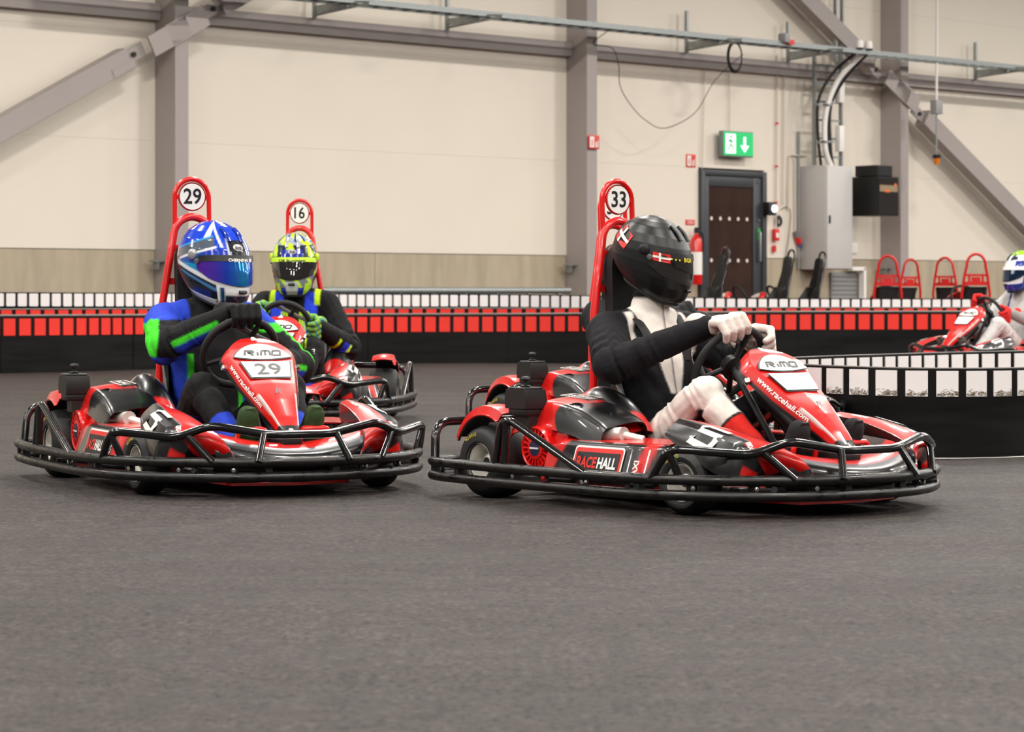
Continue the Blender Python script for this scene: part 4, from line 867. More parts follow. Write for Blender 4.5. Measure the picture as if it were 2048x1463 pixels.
def helmet(parent, style, M):
    """M: 4x4 placing the helmet frame in the driver frame"""
    az = np.linspace(-math.pi, math.pi, 181); t = np.linspace(0, 1, 110); zz = -.205+.377*(1-(1-t)**1.35)
    A, Z = np.meshgrid(az, zz, indexing='ij'); P = hpt(A, Z)
    vt = lambda A: .020-.012*(np.abs(A)/1.25)**3; vb = lambda A: -.100+.045*(np.abs(A)/1.25)**2.0
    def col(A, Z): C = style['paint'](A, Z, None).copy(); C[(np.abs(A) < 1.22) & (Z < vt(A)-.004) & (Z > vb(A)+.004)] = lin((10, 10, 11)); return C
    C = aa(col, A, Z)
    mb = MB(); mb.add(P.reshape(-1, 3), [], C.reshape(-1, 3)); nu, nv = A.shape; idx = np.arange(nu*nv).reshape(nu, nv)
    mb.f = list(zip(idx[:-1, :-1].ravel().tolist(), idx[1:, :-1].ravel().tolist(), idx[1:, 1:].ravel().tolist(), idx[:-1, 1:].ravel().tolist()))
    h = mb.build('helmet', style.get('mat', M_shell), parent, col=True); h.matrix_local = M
    h['label'] = style['label']
    # neck opening trim, visor, pivots, vents
    a = np.linspace(-math.pi, math.pi, 61)[:-1]; MB().tube(hpt(a, -.203), .012, 8, closed=True).build('neck_trim', M_rubber, h)
    MB().lathe([(0, -.13), (.10, -.13), (.085, -.16)], (.02, 0, 0), (0, 0, 1), 24).build('neck_liner', M_rubber, h)
    a = np.linspace(-1.30, 1.30, 61); q = np.linspace(0, 1, 14); A2, Q = np.meshgrid(a, q, indexing='ij'); Z2 = (vt(A2)+.008)*(1-Q)+(vb(A2)-.006)*Q
    edge = np.clip((np.abs(A2)-1.05)/.25, 0, 1); Z2 = Z2*(1-edge*.35)+(-.02)*edge*.35
    v = MB(); v.panel(hpt(A2, Z2, .006), None, .004, ref=(0, 0, 0)); vis = v.build('visor', style['visor'], h)
    a = np.linspace(-1.22, 1.22, 50); q = np.array([0, 1.]); A3, Q = np.meshgrid(a, q, indexing='ij'); Z3 = vt(A3)+.010-.026*Q
    MB().panel(hpt(A3, Z3, .0085), None, .002, ref=(0, 0, 0)).build('visor_strip', style['strip'], h)
    for s in (-1, 1):
        p = hpt(1.42*s, .022, .0); MB().lathe([(.024, -.002), (.024, .009), (.019, .014), (.010, .016), (0, .016)], p, (.15, s, 0), 20).build('visor_pivot', style.get('pivot', M_blk), h)
        p = hpt(1.26*s, -.005, .006); MB().lathe([(.013, 0), (.013, .008), (0, .01)], p, (.2, s, 0), 14).build('pivot_screw', M_chrome, h)
    for s in (-1, 1):
        pts = [hpt(.28*s, .085, .004), hpt(.32*s, .115, .006), hpt(.4*s, .14, .004)]; MB().tube(spline(pts, 6), [.006]*1 if False else .011, 8, flat=.6).build('top_vent', style.get('vent', M_blk), h)
    pts = hpt(np.linspace(-.16, .16, 9), -.132, .003); MB().tube(pts, .008, 8).build('chin_vent', style.get('chin', M_blk), h)
    def fn(az0, z0, off):
        def f(x, y): z = z0+np.asarray(y); r = .175; return hpt(az0+np.asarray(x)/r, z, off)
        return f
    for body, az0, z0, size, mm, wd, off in style.get('texts', ()):
        mb = MB(); text_on(mb, body, size, fn(az0, z0, off), .0005, width=wd); mb.build('lettering', mm, h, smooth=False, fix=False)
    for az0, z0, poly, mm, off in style.get('marks', ()):
        mb = MB()
        for p in poly: p = np.array(p); mb.add(fn(az0, z0, off)(p[:, 0], p[:, 1]), [tuple(range(len(p)))])
        mb.build('decal', mm, h, smooth=False, fix=False)
    return h

def glove(parent, C, T, O, Nn, wrist, colfn, side):
    """hand closed around the rim at C: T along the rim, O outward from the wheel centre, Nn towards the driver"""
    g = 1.28; mb = MB(); pt = lambda a, r, t: C+T*t*g+r*g*(math.cos(a)*Nn+math.sin(a)*O)
    for i, (t, ln) in enumerate(((-.042, .90), (-.014, 1.06), (.014, 1.0), (.041, .80))):
        k = pt(1.15, .044, t*.92); p1 = pt(.05, .043, t)+O*.012; p1 = pt(.62, .047, t); p2 = pt(2.55-.2*(ln-1), .0385, t); p3 = pt(3.55*ln**.3, .031, t)
        k = pt(.30, .052, t*.9); p1 = pt(1.45, .044, t); p2 = pt(2.45, .036, t); p3 = pt(3.35*ln**.35, .030, t)
        capsule(mb, k, p1, .0148*g, .0142*g, 10); capsule(mb, p1, p2, .0140*g, .0130*g, 10); capsule(mb, p2, p3, .0128*g, .0112*g, 10)
        capsule(mb, k, C+(Nn*.050+T*t*.75-O*.012)*g, .0150*g, .018*g, 10)
    capsule(mb, C+(Nn*.050-T*.026-O*.004)*g, C+(Nn*.050+T*.026-O*.004)*g, .021*g, .021*g, 12); capsule(mb, C+(Nn*.056-O*.006)*g, wrist, .031*g, .031*g, 14)
    th = -T*side; b = C+(Nn*.046+th*.030-O*.014)*g; q = C+(Nn*.030+th*.060-O*.022)*g; capsule(mb, b, q, .0175*g, .015*g, 10); capsule(mb, q, C+(Nn*.004+th*.070-O*.032)*g, .0148*g, .012*g, 10)
    dr = (wrist-C)/np.linalg.norm(wrist-C); capsule(mb, wrist, wrist+dr*.05, .034*g, .040*g, 14)
    me = fuse(mb, .0048, 2); P = verts(me); paint(me, colfn(P, C, wrist)); o = link('glove', me, M_glove, parent); return o

def driver(label, pose, scale, sty):
    X, Y, yaw = pose
    d = thing('person', label, 'person', (X, Y, 0), math.radians(yaw), 'kart drivers', (1, 1, scale))
    lean = sty.get('lean', (0, 0)); lx, ly = lean
    sh = {s: np.array([.26+lx*.7+sty.get('twist', 0)*s, .205*s+ly*.7, .70]) for s in (-1, 1)}
    mb = MB(); J = {}
    loft_y(mb, [((.40, 0, .135), .13, .16), ((.39, 0, .20), .145, .185), ((.355+lx*.2, ly*.2, .33), .125, .17), ((.325+lx*.4, ly*.4, .46), .125, .175), ((.295+lx*.6, ly*.6, .58), .132, .195), ((.275+lx*.7, ly*.7, .67), .118, .185), ((.275+lx*.8, ly*.8, .735), .095, .125), ((.28+lx*.9, ly*.9, .78), .078, .082), ((.295+lx, ly, .87), .072, .074)])
    for s in (-1, 1):
        phi = math.radians(sty['phi'][0 if s < 0 else 1]); Cg = sw_pt(phi); O = (Cg-SWC)/SWR; T = np.cross(SWN, O); T /= np.linalg.norm(T)
        wr = Cg+SWN*.105-O*.012*0+np.array([-.02, .03*s, -.035]); el = ik(sh[s], wr, sty.get('l1', .33), sty.get('l2', .36), np.array(sty.get('pole', (0, .75, -1.0)))*np.array([1, s, 1]))
        if 'elbow' in sty: el = np.array(sty['elbow'], float)*np.array([1, s, 1])
        J[s] = dict(sh=sh[s], el=el, wr=wr, C=Cg, O=O, T=T)
        capsule(mb, sh[s]+np.array([0, -.02*s, 0]), sh[s]+np.array([.0, .01*s, -.01]), .094, .090); capsule(mb, sh[s], el, .092, .080); capsule(mb, el, wr, .076, .050); capsule(mb, np.array([.275+lx*.8, ly*.8+.05*s, .745]), sh[s]+np.array([0, 0, .012]), .068, .076)
        hip = np.array([.42, .105*s, .175]); kn = np.array(sty['knee'][0 if s < 0 else 1], float); an = np.array([1.17, .135*s, .175])
        J[s].update(hip=hip, kn=kn, an=an); capsule(mb, hip, kn, .110, .074); capsule(mb, kn, an, .071, .052)
        capsule(mb, kn+np.array([.01, 0, .0]), kn+np.array([.02, 0, -.02]), .076, .072)
    me = fuse(mb, .0072, 4); P = verts(me)
    names, segs = [], []
    for s in (-1, 1):
        j = J[s]; S = 'R' if s < 0 else 'L'
        for nm, a, b, r in (('ua', j['sh'], j['el'], .082), ('fa', j['el'], j['wr'], .063), ('th', j['hip'], j['kn'], .10), ('sn', j['kn'], j['an'], .07)): names.append(nm+S); segs.append((a, b, r))
    names.append('to')
    def classify(P):      # nearest limb and position along it, for the colours and folds of the suit
        D, TT = [], []
        for a, b, r in segs: dd, t = segd(P, a, b); D.append(dd-r); TT.append(t)
        dd, t = segd(P, (.39, 0, .15), (.275+lx*.8, ly*.8, .73)); D.append(dd-.155-.03*np.abs(P[:, 1])/.15); TT.append(t)
        D = np.array(D); w_ = np.argmin(D, 0); return np.array(names)[w_], np.array(TT)[w_, np.arange(len(P))]
    C = 0; rs = np.random.RandomState(3); offs = rs.uniform(-.0048, .0048, (8, 3))
    for q in offs: sg, t = classify(P+q); C = C+sty['suit'](P+q, sg, t, J)
    seg, t = classify(P); Nv = np.zeros(len(P)*3, np.float32); me.vertices.foreach_get('normal', Nv); Nv = Nv.reshape(-1, 3)
    sw = lambda f, k: np.sin(P@np.array(f)+k+1.6*np.sin(P@np.array([31., 23., 17.])+k))
    limb = np.array([x[:2] for x in seg]); fold = np.zeros(len(P))
    ua, fa, th, sn, to = [limb == q for q in ('ua', 'fa', 'th', 'sn', 'to')]
    fold += ua*np.clip((t-.25)*1.6, 0, 1)*.0048*np.sin(t*30+3*sw((20, 26, 9), 1)); fold += fa*np.clip(1-t*1.2, 0.15, 1)*.0045*np.sin(t*34+3*sw((14, 22, 19), 2))
    fold += th*(.0035*np.sin(t*22+3*sw((9, 22, 20), 3)))+sn*np.clip(1-t, .2, 1)*.0035*np.sin(t*24+3*sw((9, 20, 16), 4)); fold += to*.0035*sw((26, 12, 34), 5)
    P2 = P+Nv*fold[:, None]; me.vertices.foreach_set('co', P2.astype(np.float32).ravel()); me.update()
    paint(me, C/len(offs)); link('body_suit', me, M_suit, d)
    for s in (-1, 1):
        j = J[s]; g = glove(d, j['C'], j['T'], j['O'], SWN, j['wr'], sty['glove'], s)
        # shoe: heel on the floor tray, toe up against the pedal
        mb = MB(); a = j['an']; y = a[1]; capsule(mb, (1.20, y, .115), (1.27, y, .15), .052, .05); capsule(mb, (1.25, y, .15), (1.315, y+.01*s, .27), .050, .052); capsule(mb, (1.315, y+.01*s, .27), (1.335, y+.015*s, .325), .050, .043); capsule(mb, a+np.array([-.01, 0, .015]), (1.22, y, .14), .056, .054)
        me = fuse(mb, .007, 4); PP = verts(me); C = np.broadcast_to(sty['shoe'], PP.shape).copy(); paint(me, C); so = link('shoe', me, M_suit, d)
        def g_sole(m, y=y, s=s):
            q = np.linspace(0, 1, 12); m.tube(np.stack([1.262+.115*q, y+.012*s*q+0*q, .085+.27*q], 1), np.interp(q, [0, .1, .5, .85, 1], [.025, .04, .04, .045, .02]), 12, flat=1)
        mb = MB(); g_sole(mb); Vv = np.concatenate(mb.v); c = np.array([1.30, y, .2]); nrm = np.array([.92, 0, -.39]); k = (Vv-c)@nrm; Vv = Vv-nrm*k[:, None]*.75; mb.v = [Vv]
        mb.build('sole', sty.get('sole_mat', M_rubber), so)
    hd = sty['head']; M_ = Matrix.Translation((hd[0], hd[1], hd[2])) @ Matrix.Rotation(math.radians(hd[3]), 4, 'Z') @ Matrix.Rotation(math.radians(hd[4]), 4, 'Y') @ Matrix.Rotation(math.radians(hd[5] if len(hd) > 5 else 0), 4, 'X')
    M_ = M_ @ Matrix.Scale(sty.get('hs', 1.), 4); helmet(d, sty['helmet'], M_)
    for nm, mm, pts, r in sty.get('straps', ()):
        mb = MB(); mb.tube(spline(pts, 6), r, 8, flat=.25); mb.build(nm, mm, d)
    for body, size, o, ex, ey, mm, wd in sty.get('prints', ()):
        mb = MB(); text_on(mb, body, size, frame_fn(o, ex, ey), .0005, width=wd); mb.build('suit_lettering', mm, d, smooth=False, fix=False)
    return d
def base(shape, c): return np.broadcast_to(lin(c), tuple(shape)+(3,)).copy()

# --- helmet designs
def paint_blue(A, Z, P):
    a = np.abs(A); L = lin; C = base(A.shape, (12, 52, 176))
    C[(Z > .055)] = L((18, 62, 196)); C[(Z > .06) & (a > 1.9)] = L((14, 60, 170))
    C[(np.abs(a-1.0+(Z-.10)*3) < .10) & (Z > .085)] = L((226, 230, 234)); C[(np.abs(a-.62-(Z-.10)*2) < .05) & (Z > .06)] = L((214, 220, 226))
    C[(a < .33) & (Z > .028) & (Z < .095)] = L((30, 33, 42)); C[(np.abs(a-.36) < .03) & (Z > .028) & (Z < .10)] = L((205, 212, 218))
    C[(Z < .085-.05*(a-1.2)) & (Z > .040-.05*(a-1.2)) & (a > .75) & (a < 2.2)] = L((78, 88, 104)); C[(np.abs(Z-.088+.05*(a-1.2)) < .004) & (a > .8) & (a < 2.3)] = L((40, 150, 220))
    C[(np.abs(Z-.037+.05*(a-1.2)) < .005) & (a > .7) & (a < 2.3)] = L((226, 230, 234))
    lo = Z < .028-.05*(a-1.2); C[lo & (a > 1.1)] = L((10, 74, 160)); C[lo & (a > 1.25) & (a < 1.95) & (Z < -.02)] = L((20, 142, 190)); C[lo & (np.abs(a-1.98) < .05)] = L((30, 110, 200))
    C[(a > 2.05) & (Z < .03)] = L((22, 26, 38)); C[(a > 2.15) & (a < 2.8) & (np.abs(Z-.012) < .011)] = L((210, 216, 222)); C[(np.abs(a-2.42) < .07) & (Z < .012) & (Z > -.075)] = L((210, 216, 222)); C[(np.abs(a-2.75) < .05) & (Z < .0) & (Z > -.06)] = L((160, 170, 184))
    e = -.085+.055*(a-1.0); C[(np.abs(Z-e) < .012) & (a > .75) & (a < 2.5)] = L((228, 231, 234)); C[(Z < e-.012) & (a > .75)] = L((18, 24, 42)); C[(np.abs(Z-e+.035) < .008) & (a > .8) & (a < 2.0)] = L((60, 120, 170))
    C[(a < .85) & (Z < -.085)] = L((228, 231, 234)); C[(a < .62) & (Z < -.150) & (Z > -.182)] = L((24, 28, 50)); C[(np.abs(a-.7) < .07) & (Z < -.115)] = L((20, 60, 100)); C[(Z < -.186)] = L((222, 226, 230)); C[(Z < -.17) & (a > .9)] = L((226, 229, 232))
    return C
def paint_lime(A, Z, P):
    C = base(A.shape, (20, 24, 60)); a = np.abs(A); L = lin; w_ = np.sin(A*7+Z*30)
    C[(Z > .03) & (w_ > .15)] = L((190, 235, 20)); C[(Z > .10)] = L((150, 160, 170)); C[(Z > .10) & (np.sin(A*5+Z*90) > .1)] = L((196, 240, 24)); C[(Z > .12) & (np.sin(A*11) > .6)] = L((30, 40, 120))
    C[(Z > .03) & (Z < .075) & (a < .55)] = L((24, 44, 150)); C[(Z > .02) & (Z < .10) & (a > .5) & (a < .75)] = L((40, 42, 60))
    C[(a > 1.1) & (Z < .03) & (Z > -.13)] = L((22, 26, 40)); C[(a > 1.2) & (np.abs(Z+.04-.1*(a-1.6)) < .02)] = L((190, 235, 20)); C[(a > 1.5) & (np.abs(Z+.1-.08*(a-1.6)) < .014)] = L((30, 60, 180))
    C[(Z < -.09) & (a < 1.2)] = L((120, 126, 132)); C[(Z < -.10) & (a < 1.3) & (np.sin(A*9+Z*60) > .55)] = L((190, 235, 20)); C[(Z < -.155)] = L((28, 50, 160)); C[(Z < -.13) & (np.abs(a-.95) < .22)] = L((188, 232, 20)); C[(Z < -.12) & (a < .35)] = L((180, 184, 188))
    return C
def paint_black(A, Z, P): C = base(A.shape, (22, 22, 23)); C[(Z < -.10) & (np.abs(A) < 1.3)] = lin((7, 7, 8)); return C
def paint_whiteblue(A, Z, P):
    C = base(A.shape, (228, 230, 234)); a = np.abs(A); C[(Z > .13)] = lin((150, 215, 40)); C[(Z < .08) & (Z > .03) & (a > .6)] = lin((40, 60, 150)); C[(Z < -.13)] = lin((34, 48, 140)); C[(Z < -.02) & (a > 1.2)] = lin((60, 80, 160)); C[(Z > .09) & (Z < .12) & (np.sin(A*4) > .4)] = lin((40, 50, 90)); return C
M_vblue = mat('iridium_visor_blue', (24, 84, 190), .10, metal=.6, coat=1., var=.5, vscale=9)
def iridium(m):      # viewing-angle sheen of the mirror film painted in by position, from teal in the middle over blue to violet at the sides of the visor
    nt = m.node_tree; b = nt.nodes['Principled BSDF']; tc = nt.nodes.new('ShaderNodeTexCoord'); sp = nt.nodes.new('ShaderNodeSeparateXYZ'); ab = nt.nodes.new('ShaderNodeMath'); ab.operation = 'ABSOLUTE'; ml = nt.nodes.new('ShaderNodeMath'); ml.operation = 'MULTIPLY'; ml.inputs[1].default_value = 7.
    r = nt.nodes.new('ShaderNodeValToRGB'); e = r.color_ramp.elements; e[0].color = list(lin((20, 130, 190)))+[1]; e[1].color = list(lin((110, 44, 200)))+[1]; e[1].position = .95; q = e.new(.5); q.color = list(lin((30, 70, 210)))+[1]
    for a, c in ((tc.outputs['Object'], sp.inputs[0]), (sp.outputs['Y'], ab.inputs[0]), (ab.outputs[0], ml.inputs[0]), (ml.outputs[0], r.inputs[0]), (r.outputs[0], b.inputs['Base Color'])): nt.links.new(a, c)
iridium(M_vblue)
M_vdark = mat('dark_visor', (24, 21, 20), .05, coat=1., spec=.9)
M_vteal = mat('teal_visor', (8, 40, 70), .06, metal=.5, coat=1.)
M_limeink = mat('lime_print', (190, 230, 20), .4)
oval = [(.034*math.cos(t), .015*math.sin(t)) for t in np.linspace(0, 2*math.pi, 24)[:-1]]
M_silver = mat('silver_badge', (170, 170, 172), .3, metal=.4)
H_blue = dict(label='glossy blue and white full-face helmet with mirrored blue visor', paint=paint_blue, visor=M_vblue, strip=M_ink, pivot=M_silver, vent=mat('blue_vent', (20, 50, 150), .15, coat=1.), chin=M_ink,
              texts=[('CHERNIVAL BE', 0, .0095, .017, M_white, .15, .0105), ('Arai', 0, .062, .022, M_ink, .045, .005), ('X-AIR', -1.5, -.115, .02, M_ink, .07, .003)],
              marks=[(0, .062, [oval], M_silver, .003)])
H_lime = dict(label='lime green, blue and grey patterned helmet with dark visor', paint=paint_lime, visor=M_vdark, strip=M_limeink, pivot=M_limeink, vent=M_silver, chin=M_ink,
              texts=[('Arai', 0, .062, .022, M_ink, .045, .005), ('QB Bumisiam', 0, .0095, .02, M_ink, .2, .0105)], marks=[(0, .062, [oval], M_silver, .003)])
flag = lambda w_, h_: [[(-w_/2, -h_/2), (w_/2, -h_/2), (w_/2, h_/2), (-w_/2, h_/2)]]
def cross(w_, h_, b, x): return [[(x-b/2, -h_/2), (x+b/2, -h_/2), (x+b/2, h_/2), (x-b/2, h_/2)], [(-w_/2, -b/2), (w_/2, -b/2), (w_/2, b/2), (-w_/2, b/2)]]
def tilt(polys, a): c, s = math.cos(a), math.sin(a); return [[(x*c-y*s, x*s+y*c) for x, y in p] for p in polys]
def fine(polys, n=6):
    out = []
    for p in polys:
        q = []
        for i in range(len(p)):
            a, b = np.array(p[i]), np.array(p[(i+1) % len(p)]); q += [tuple(a+(b-a)*t) for t in np.arange(n)/n]
        out.append(q)
    return out
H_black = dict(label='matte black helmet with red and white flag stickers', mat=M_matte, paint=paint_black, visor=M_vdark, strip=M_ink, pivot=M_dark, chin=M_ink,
               texts=[('\u2022 \u2022 \u2022', -.62, .004, .03, M_yel, .05, .011), ('BGR', -.18, .0075, .024, M_yel, .06, .0115)],
               marks=[(-2.12, .055, fine(tilt(flag(.095, .075), -.5)), M_redink, .003), (-2.12, .055, fine(tilt(cross(.095, .075, .015, -.012), -.5)), M_white, .0045),
                      (-.98, .002, fine(flag(.075, .036)), M_redink, .0105), (-.98, .002, fine(cross(.075, .036, .009, -.008)), M_white, .0118)])
H_white = dict(label='white and blue helmet with lime crown', paint=paint_whiteblue, visor=M_vteal, strip=M_white, chin=M_ink)
H_dark = dict(label='plain dark helmet', paint=lambda A, Z, P: base(A.shape, (22, 22, 24)), visor=M_vdark, strip=M_ink)

# --- suits
def suit_29(P, seg, t, J):
    C = base((len(P),), (15, 15, 17)); j = J[-1]; L = lin; GRN, BLU = L((66, 214, 44)), L((38, 66, 190))
    x, y, z = P.T
    for S, s in (('R', -1), ('L', 1)):
        j = J[s]; ua = seg == 'ua'+S; fa = seg == 'fa'+S
        ax = (j['el']-j['sh'])/np.linalg.norm(j['el']-j['sh']); r = P-(j['sh']+np.clip((P-j['sh'])@ax, 0, 1)[:, None]*ax); out = r@np.array([.0, s, 0.])/.08; up = r@np.array([0, 0, 1.])/.08; fr = r@np.array([1., 0, 0])/.08
        C[ua & (fr < -.45)] = BLU; C[ua & (out > .42) & (fr > -.5)] = GRN; C[ua & (t > .72) & (up < -.35)] = BLU
        C[(ua | (seg == 'to')) & (z > .715) & (y*s > .10)] = BLU; C[ua & (t < .34) & (z > .695)] = BLU; C[ua & (z > .655) & (z <= .695) & (t < .5) & (out > -.5)] = GRN
        ax2 = (j['wr']-j['el'])/np.linalg.norm(j['wr']-j['el']); q = P-(j['el']+((P-j['el'])@ax2)[:, None]*ax2); upf = q[:, 2]/.065
        C[fa & (upf < -.05)] = GRN; C[fa & (upf < -.42)] = BLU; C[fa & (t > .85)] = L((18, 18, 20))
        sd = (seg == 'to') & (y*s > .115) & (z < .56); C[sd] = BLU; C[(seg == 'to') & (np.abs(y*s-.115) < .013) & (z < .56)] = GRN
        th = (seg == 'th'+S) | (seg == 'sn'+S); C[(seg == 'sn'+S) & (t > .55)] = BLU; C[(seg == 'sn'+S) & (y*s < .09) & (t < .6)] = GRN; C[(seg == 'th'+S) & (y*s > .17) & (z < .30)] = BLU
    return C
def glove_c(main, accent=None, cuff=None):
    def f(P, C, wr):
        c = base((len(P),), main); d = np.linalg.norm(P-wr, axis=1); a = np.linalg.norm(P-C, axis=1)
        if accent is not None: c[(np.sin(P[:, 0]*190)+np.sin(P[:, 1]*170+P[:, 2]*90) > .75)] = lin(accent)
        if cuff is not None: c[d < .045] = lin(cuff)
        return c
    return f
def suit_33(P, seg, t, J):
    C = base((len(P),), (15, 15, 19)); x, y, z = P.T; W = lin((222, 214, 206)); R = lin((200, 34, 26))
    to = (seg == 'to') & (x > .30)
    C[to & (np.abs(y) < .03+(z-.45)*.28) & (z > .44) & (z < .80)] = W
    C[(z > .56) & (np.abs(np.abs(y)-(.155+(.70-z)*.12)) < .016) & (x > .24) & ((seg == 'to') | (((seg == 'uaR') | (seg == 'uaL')) & (t < .10))) & (z < .785)] = W
    C[(seg == 'to') & (z > .74) & (z < .845) & (x > .26) & (np.abs(y) < .115)] = W; C[(z >= .845) & (seg == 'to')] = lin((15, 15, 19)); C[(seg == 'to') & (np.abs(y) < .004) & (x > .3)] = lin((40, 38, 38))
    for S, s in (('R', -1), ('L', 1)):
        j = J[s]; th = seg == 'th'+S; sn = seg == 'sn'+S; out = (y-((j['hip']+(j['kn']-j['hip'])*t[:, None])[:, 1]))*s
        up = z-(j['hip']+(j['kn']-j['hip'])*t[:, None])[:, 2]
        C[th & (out > -.045) & (up > -.06) & (t > .26)] = W; C[th & (out > .0) & (t <= .26) & (t > .10)] = R
        ax = (j['an']-j['kn']); c0 = j['kn']+ax*t[:, None]; o2 = (y-c0[:, 1])*s; f2 = (P-c0)@np.array([.70, 0, .71])
        C[sn & (t < .40) & (o2 > -.012)] = W; C[sn & (t >= .43) & (t < .95) & (o2 > -.012)] = R; C[sn & (o2 <= -.012) & (o2 > -.022) & (t < .42)] = lin((110, 104, 104)); C[th & (t > .88) & (o2 <= -.02)] = lin((15, 15, 19))
    return C
def suit_16(P, seg, t, J):
    C = base((len(P),), (15, 15, 17)); x, y, z = P.T; B = lin((32, 60, 200)); G = lin((190, 230, 24))
    to = seg == 'to'
    for s, S in ((-1, 'R'), (1, 'L')):
        C[to & (y*s > .07) & (y*s < .155) & (z > .52) & (z < .78) & (x > .2)] = B; C[to & (y*s > .05) & (y*s < .155) & (z < .42)] = B
        for o in (.045, .062, .079): C[to & (np.abs(y*s-o) < .005) & (z < .66) & (x > .3)] = G
        C[(z > .70) & (np.abs(y*s-.15) < .018) & (x > .22)] = G
        fa = seg == 'fa'+S; C[fa & (t > .05) & (t < .5) & (np.sin(t*45) > .2) & (z < J[s]['el'][2]+(J[s]['wr']-J[s]['el'])[2]*t-.01)] = G; C[fa & (t > .2) & (t < .35) & (z < J[s]['el'][2]+(J[s]['wr']-J[s]['el'])[2]*t-.01)] = B
        th = seg == 'th'+S
        for o in (.125, .150): C[th & (np.abs(y*s-o) < .006) & (z > .25)] = G
        C[(seg == 'sn'+S) & (t > .6)] = B
    return C
def suit_white(P, seg, t, J):
    C = base((len(P),), (196, 194, 192)); x, y, z = P.T; C[(seg == 'to') & (np.abs(np.abs(y)-.13) < .02) & (z > .5)] = lin((60, 70, 130)); C[(seg == 'faR') | (seg == 'faL')] = lin((150, 146, 144)); return C
def suit_dark(P, seg, t, J): return base((len(P),), (22, 22, 26))
# ------------------------------------------------------------------ placing karts and drivers
P33 = (.392, 11.323, -51.7); P29 = (-1.525, 12.40, -65.6); P16 = (-1.43, 18.0, -93.3); PB = (.499, 14.46, -58.); PW = (5.47, 27.3, -143.5)
kart('red and black go-kart in the foreground with round plate 33', P33, '33', .975, .10, .3, nose_digits=False)
kart('red and black go-kart at left with plate 29 on its nose', P29, '29', 1.015, .10, .45)
kart('red go-kart with plate 16 following behind kart 29', P16, '16', 1.085, .05, .5)
kart('go-kart mostly hidden directly behind the kart with plate 33', PB, '38', 1.025, .08, .3)
kart('red go-kart at the right edge behind the low white barrier', PW, '12', 1.10, -.05, -.2, nose_digits=False)
BLKU = (19, 19, 23)
G_sh = lin((44, 66, 34))
driver('driver in black suit with green and blue stripes and blue helmet', P29, 1.015, dict(
    phi=(88, 205), pole=(0, .9, -.6), l1=.31, l2=.33, knee=((.86, -.20, .42), (.86, .20, .42)), head=(.335, .03, .985, 22, 5), lean=(.03, .015), twist=-.02, suit=suit_29, glove=glove_c((16, 16, 17)), shoe=G_sh, sole_mat=mat('green_sole', (52, 76, 40), .8, var=.25, vscale=25), helmet=H_blue))
driver('driver in black and white suit with matte black helmet', P33, .975, dict(
    phi=(70, 150), elbow=(.46, .345, .565), knee=((.87, -.215, .455), (.86, .20, .44)), hs=.93, head=(.315, .0, 1.038, 24, 13), lean=(.02, .0), suit=suit_33, glove=glove_c((214, 202, 194)), shoe=lin((30, 30, 32)), helmet=H_black,
    straps=[('shoulder_strap', M_rubber, [(.33, -.115, .77), (.40, -.105, .69), (.42, -.09, .58)], .028), ('shoulder_strap', M_rubber, [(.33, .115, .77), (.40, .105, .69), (.42, .09, .58)], .028)],
    prints=[('SPARCO', .03, (.437, -.098, .645), (.02, .015, -.10), (.05, .09, .02), M_white, 1.)] if False else []))
driver('driver with lime patterned helmet steering the kart with plate 16', P16, 1.085, dict(
    phi=(28, 185), knee=((.84, -.19, .44), (.84, .19, .44)), head=(.33, 0, .975, 2, 4), suit=suit_16, glove=glove_c((120, 165, 60), (50, 120, 130)), shoe=lin((30, 32, 36)), helmet=H_lime,
    prints=[('hybrid', .05, (.965, .205, .39), (-.45, 0, .89), (0, -1, 0), M_white, .12)]))
driver('driver hidden directly behind the driver with the black helmet', PB, 1.025, dict(
    phi=(60, 160), knee=((.84, -.19, .44), (.84, .19, .44)), head=(.33, 0, .96, 20, 4), suit=suit_dark, glove=glove_c((40, 40, 42)), shoe=lin((26, 26, 28)), helmet=H_dark))
driver('driver in light grey suit and red gloves at the right edge', PW, 1.10, dict(
    phi=(40, 190), knee=((.86, -.19, .47), (.86, .19, .47)), head=(.33, 0, .985, -8, 4), suit=suit_white, glove=glove_c((205, 40, 40)), shoe=lin((70, 64, 58)), helmet=H_white))

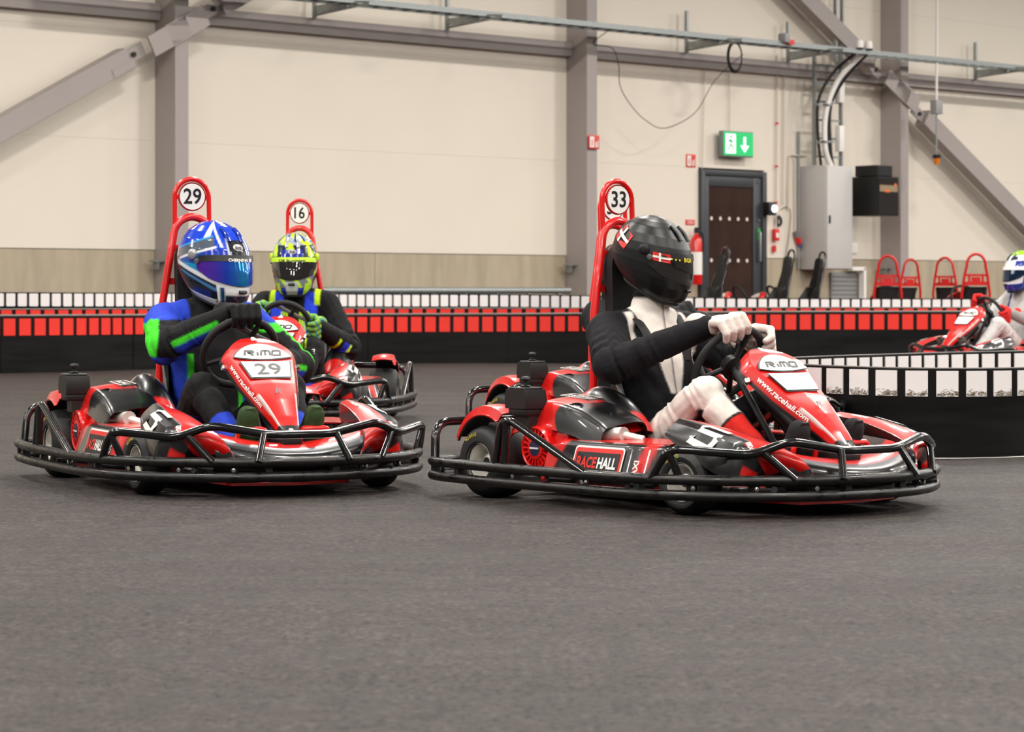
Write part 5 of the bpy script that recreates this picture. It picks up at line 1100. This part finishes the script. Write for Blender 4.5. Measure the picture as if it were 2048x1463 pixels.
# ------------------------------------------------------------------ parked karts on the raised pit floor behind the white barrier
pit = [GP(1180, 33.3), GP(2300, 33.9), GP(2350, 45.0), GP(1330, 37.4)]
tag(MB().prism(pit, (0, 0, .001), (1, 0, 0), (0, 1, 0), (0, 0, 1), .21).build('floor_pit', mat('pit_floor', (90, 88, 86), .7, var=.1), smooth=False), 'raised grey pit floor', kind='structure')
M_redworn = mat('red_tube_parked', (196, 22, 20), .35)
def parked(label, px, D, yaw, kind, lift=.212):
    x, y = GP(px, D); k = thing('parked_kart', label, 'kart', (x, y, lift), math.radians(yaw), 'karts parked behind the white barrier')
    tb = M_redworn if kind == 'red' else M_tube
    def g_arch(mb):
        P = [(.16, -.19, .12), (.12, -.185, .62), (.105, -.15, .86)]; a = np.linspace(0, math.pi, 13)[1:-1]; arc = [(.095, -.125*math.cos(t), .98+.15*math.sin(t)) for t in a]
        mb.tube(np.array(P+[(.10, -.127, .96)]+arc+[(.10, .127, .96)]+[(x_, -y_, z_) for x_, y_, z_ in P[::-1]]), .019, 10)
    def g_tall(mb):
        P = [(.2, -.18, .12), (.13, -.165, .70), (.03, -.125, 1.05)]; a = np.linspace(0, math.pi, 13)[1:-1]; arc = [(0., -.11*math.cos(t), 1.12+.10*math.sin(t)) for t in a]
        mb.tube(np.array(P+arc+[(x_, -y_, z_) for x_, y_, z_ in P[::-1]]), .016, 10)
    if kind == 'red':
        part('roll_bar', k, tb, g_arch, 'parkarch')
        b = part('back_plate', k, tb, lambda mb: (mb.box((.108, 0, .855), (.012, .29, .03)), mb.box((.112, 0, .745), (.012, .32, .05)), mb.box((.112, -.09, .80), (.012, .03, .1)), mb.box((.112, .09, .80), (.012, .03, .1)), mb.box((.112, 0, .80), (.012, .12, .06))), 'parkplate')
    else:
        part('roll_bar', k, M_tube, g_tall, 'parktall')
        part('headrest_pad', k, M_rubber, lambda mb: mb.prism(rrect(.18, .62, .06), (.075, 0, .82), (0, 1, 0), (-.16, 0, .98), (1, 0, .15), .05), 'parkpad')
    part('seat', k, M_seat, g_seat, 'g_seat'); part('floor_tray', k, M_red, g_tray, 'g_tray'); part('nose_fairing', k, M_paint, g_nose, 'nose_fairing', col=True)
    part('bumper_rail', k, M_worn, None, 'ringU'); part('engine_cover', k, M_paint, g_cover, 'engine_cover', col=True); part('air_filter', k, M_blk, None, 'air_filter')
    n = part('logo_panel', k, M_white, g_dome, 'logo_panel', smooth=False); part('number_plate', k, M_white, None, 'platew', smooth=False)
    part('steering_wheel', k, M_rubber, None, 'steering_wheel')
    for s in (-1, 1): wheel(k, s, 0, .555, .146, .19, .078, 'R'); wheel(k, s, 1.086, .50, .127, .125, .074, 'F')
    return k
parked('parked kart with black seat in front of the exit door', 1452, 34.9, -160, 'black')
parked('parked kart with black seat just right of the exit door', 1583, 37.0, -160, 'black')
parked('parked kart with black seat below the electrical cabinet', 1645, 39.0, -160, 'black')
parked('parked kart with red roll bar in front of the right column', 1776, 36.4, 84, 'red')
parked('parked kart with narrow red roll bar right of the right column', 1828, 40.4, 112, 'red')
parked('parked kart with leaning red roll bar, second from the right', 1886, 38.5, 64, 'red')
parked('rightmost parked kart with wide red roll bar', 1956, 34.5, 94, 'red')

# ------------------------------------------------------------------ survey units to metres
done = set()
for o in bpy.data.objects:
    if o.type in ('LIGHT', 'CAMERA'): continue
    if o.type == 'MESH' and o.data.name not in done:
        done.add(o.data.name); o.data.transform(Matrix.Scale(K, 4))
    o.matrix_basis = Matrix.Translation(o.matrix_basis.translation*K) @ Matrix.Translation(-o.matrix_basis.translation) @ o.matrix_basis
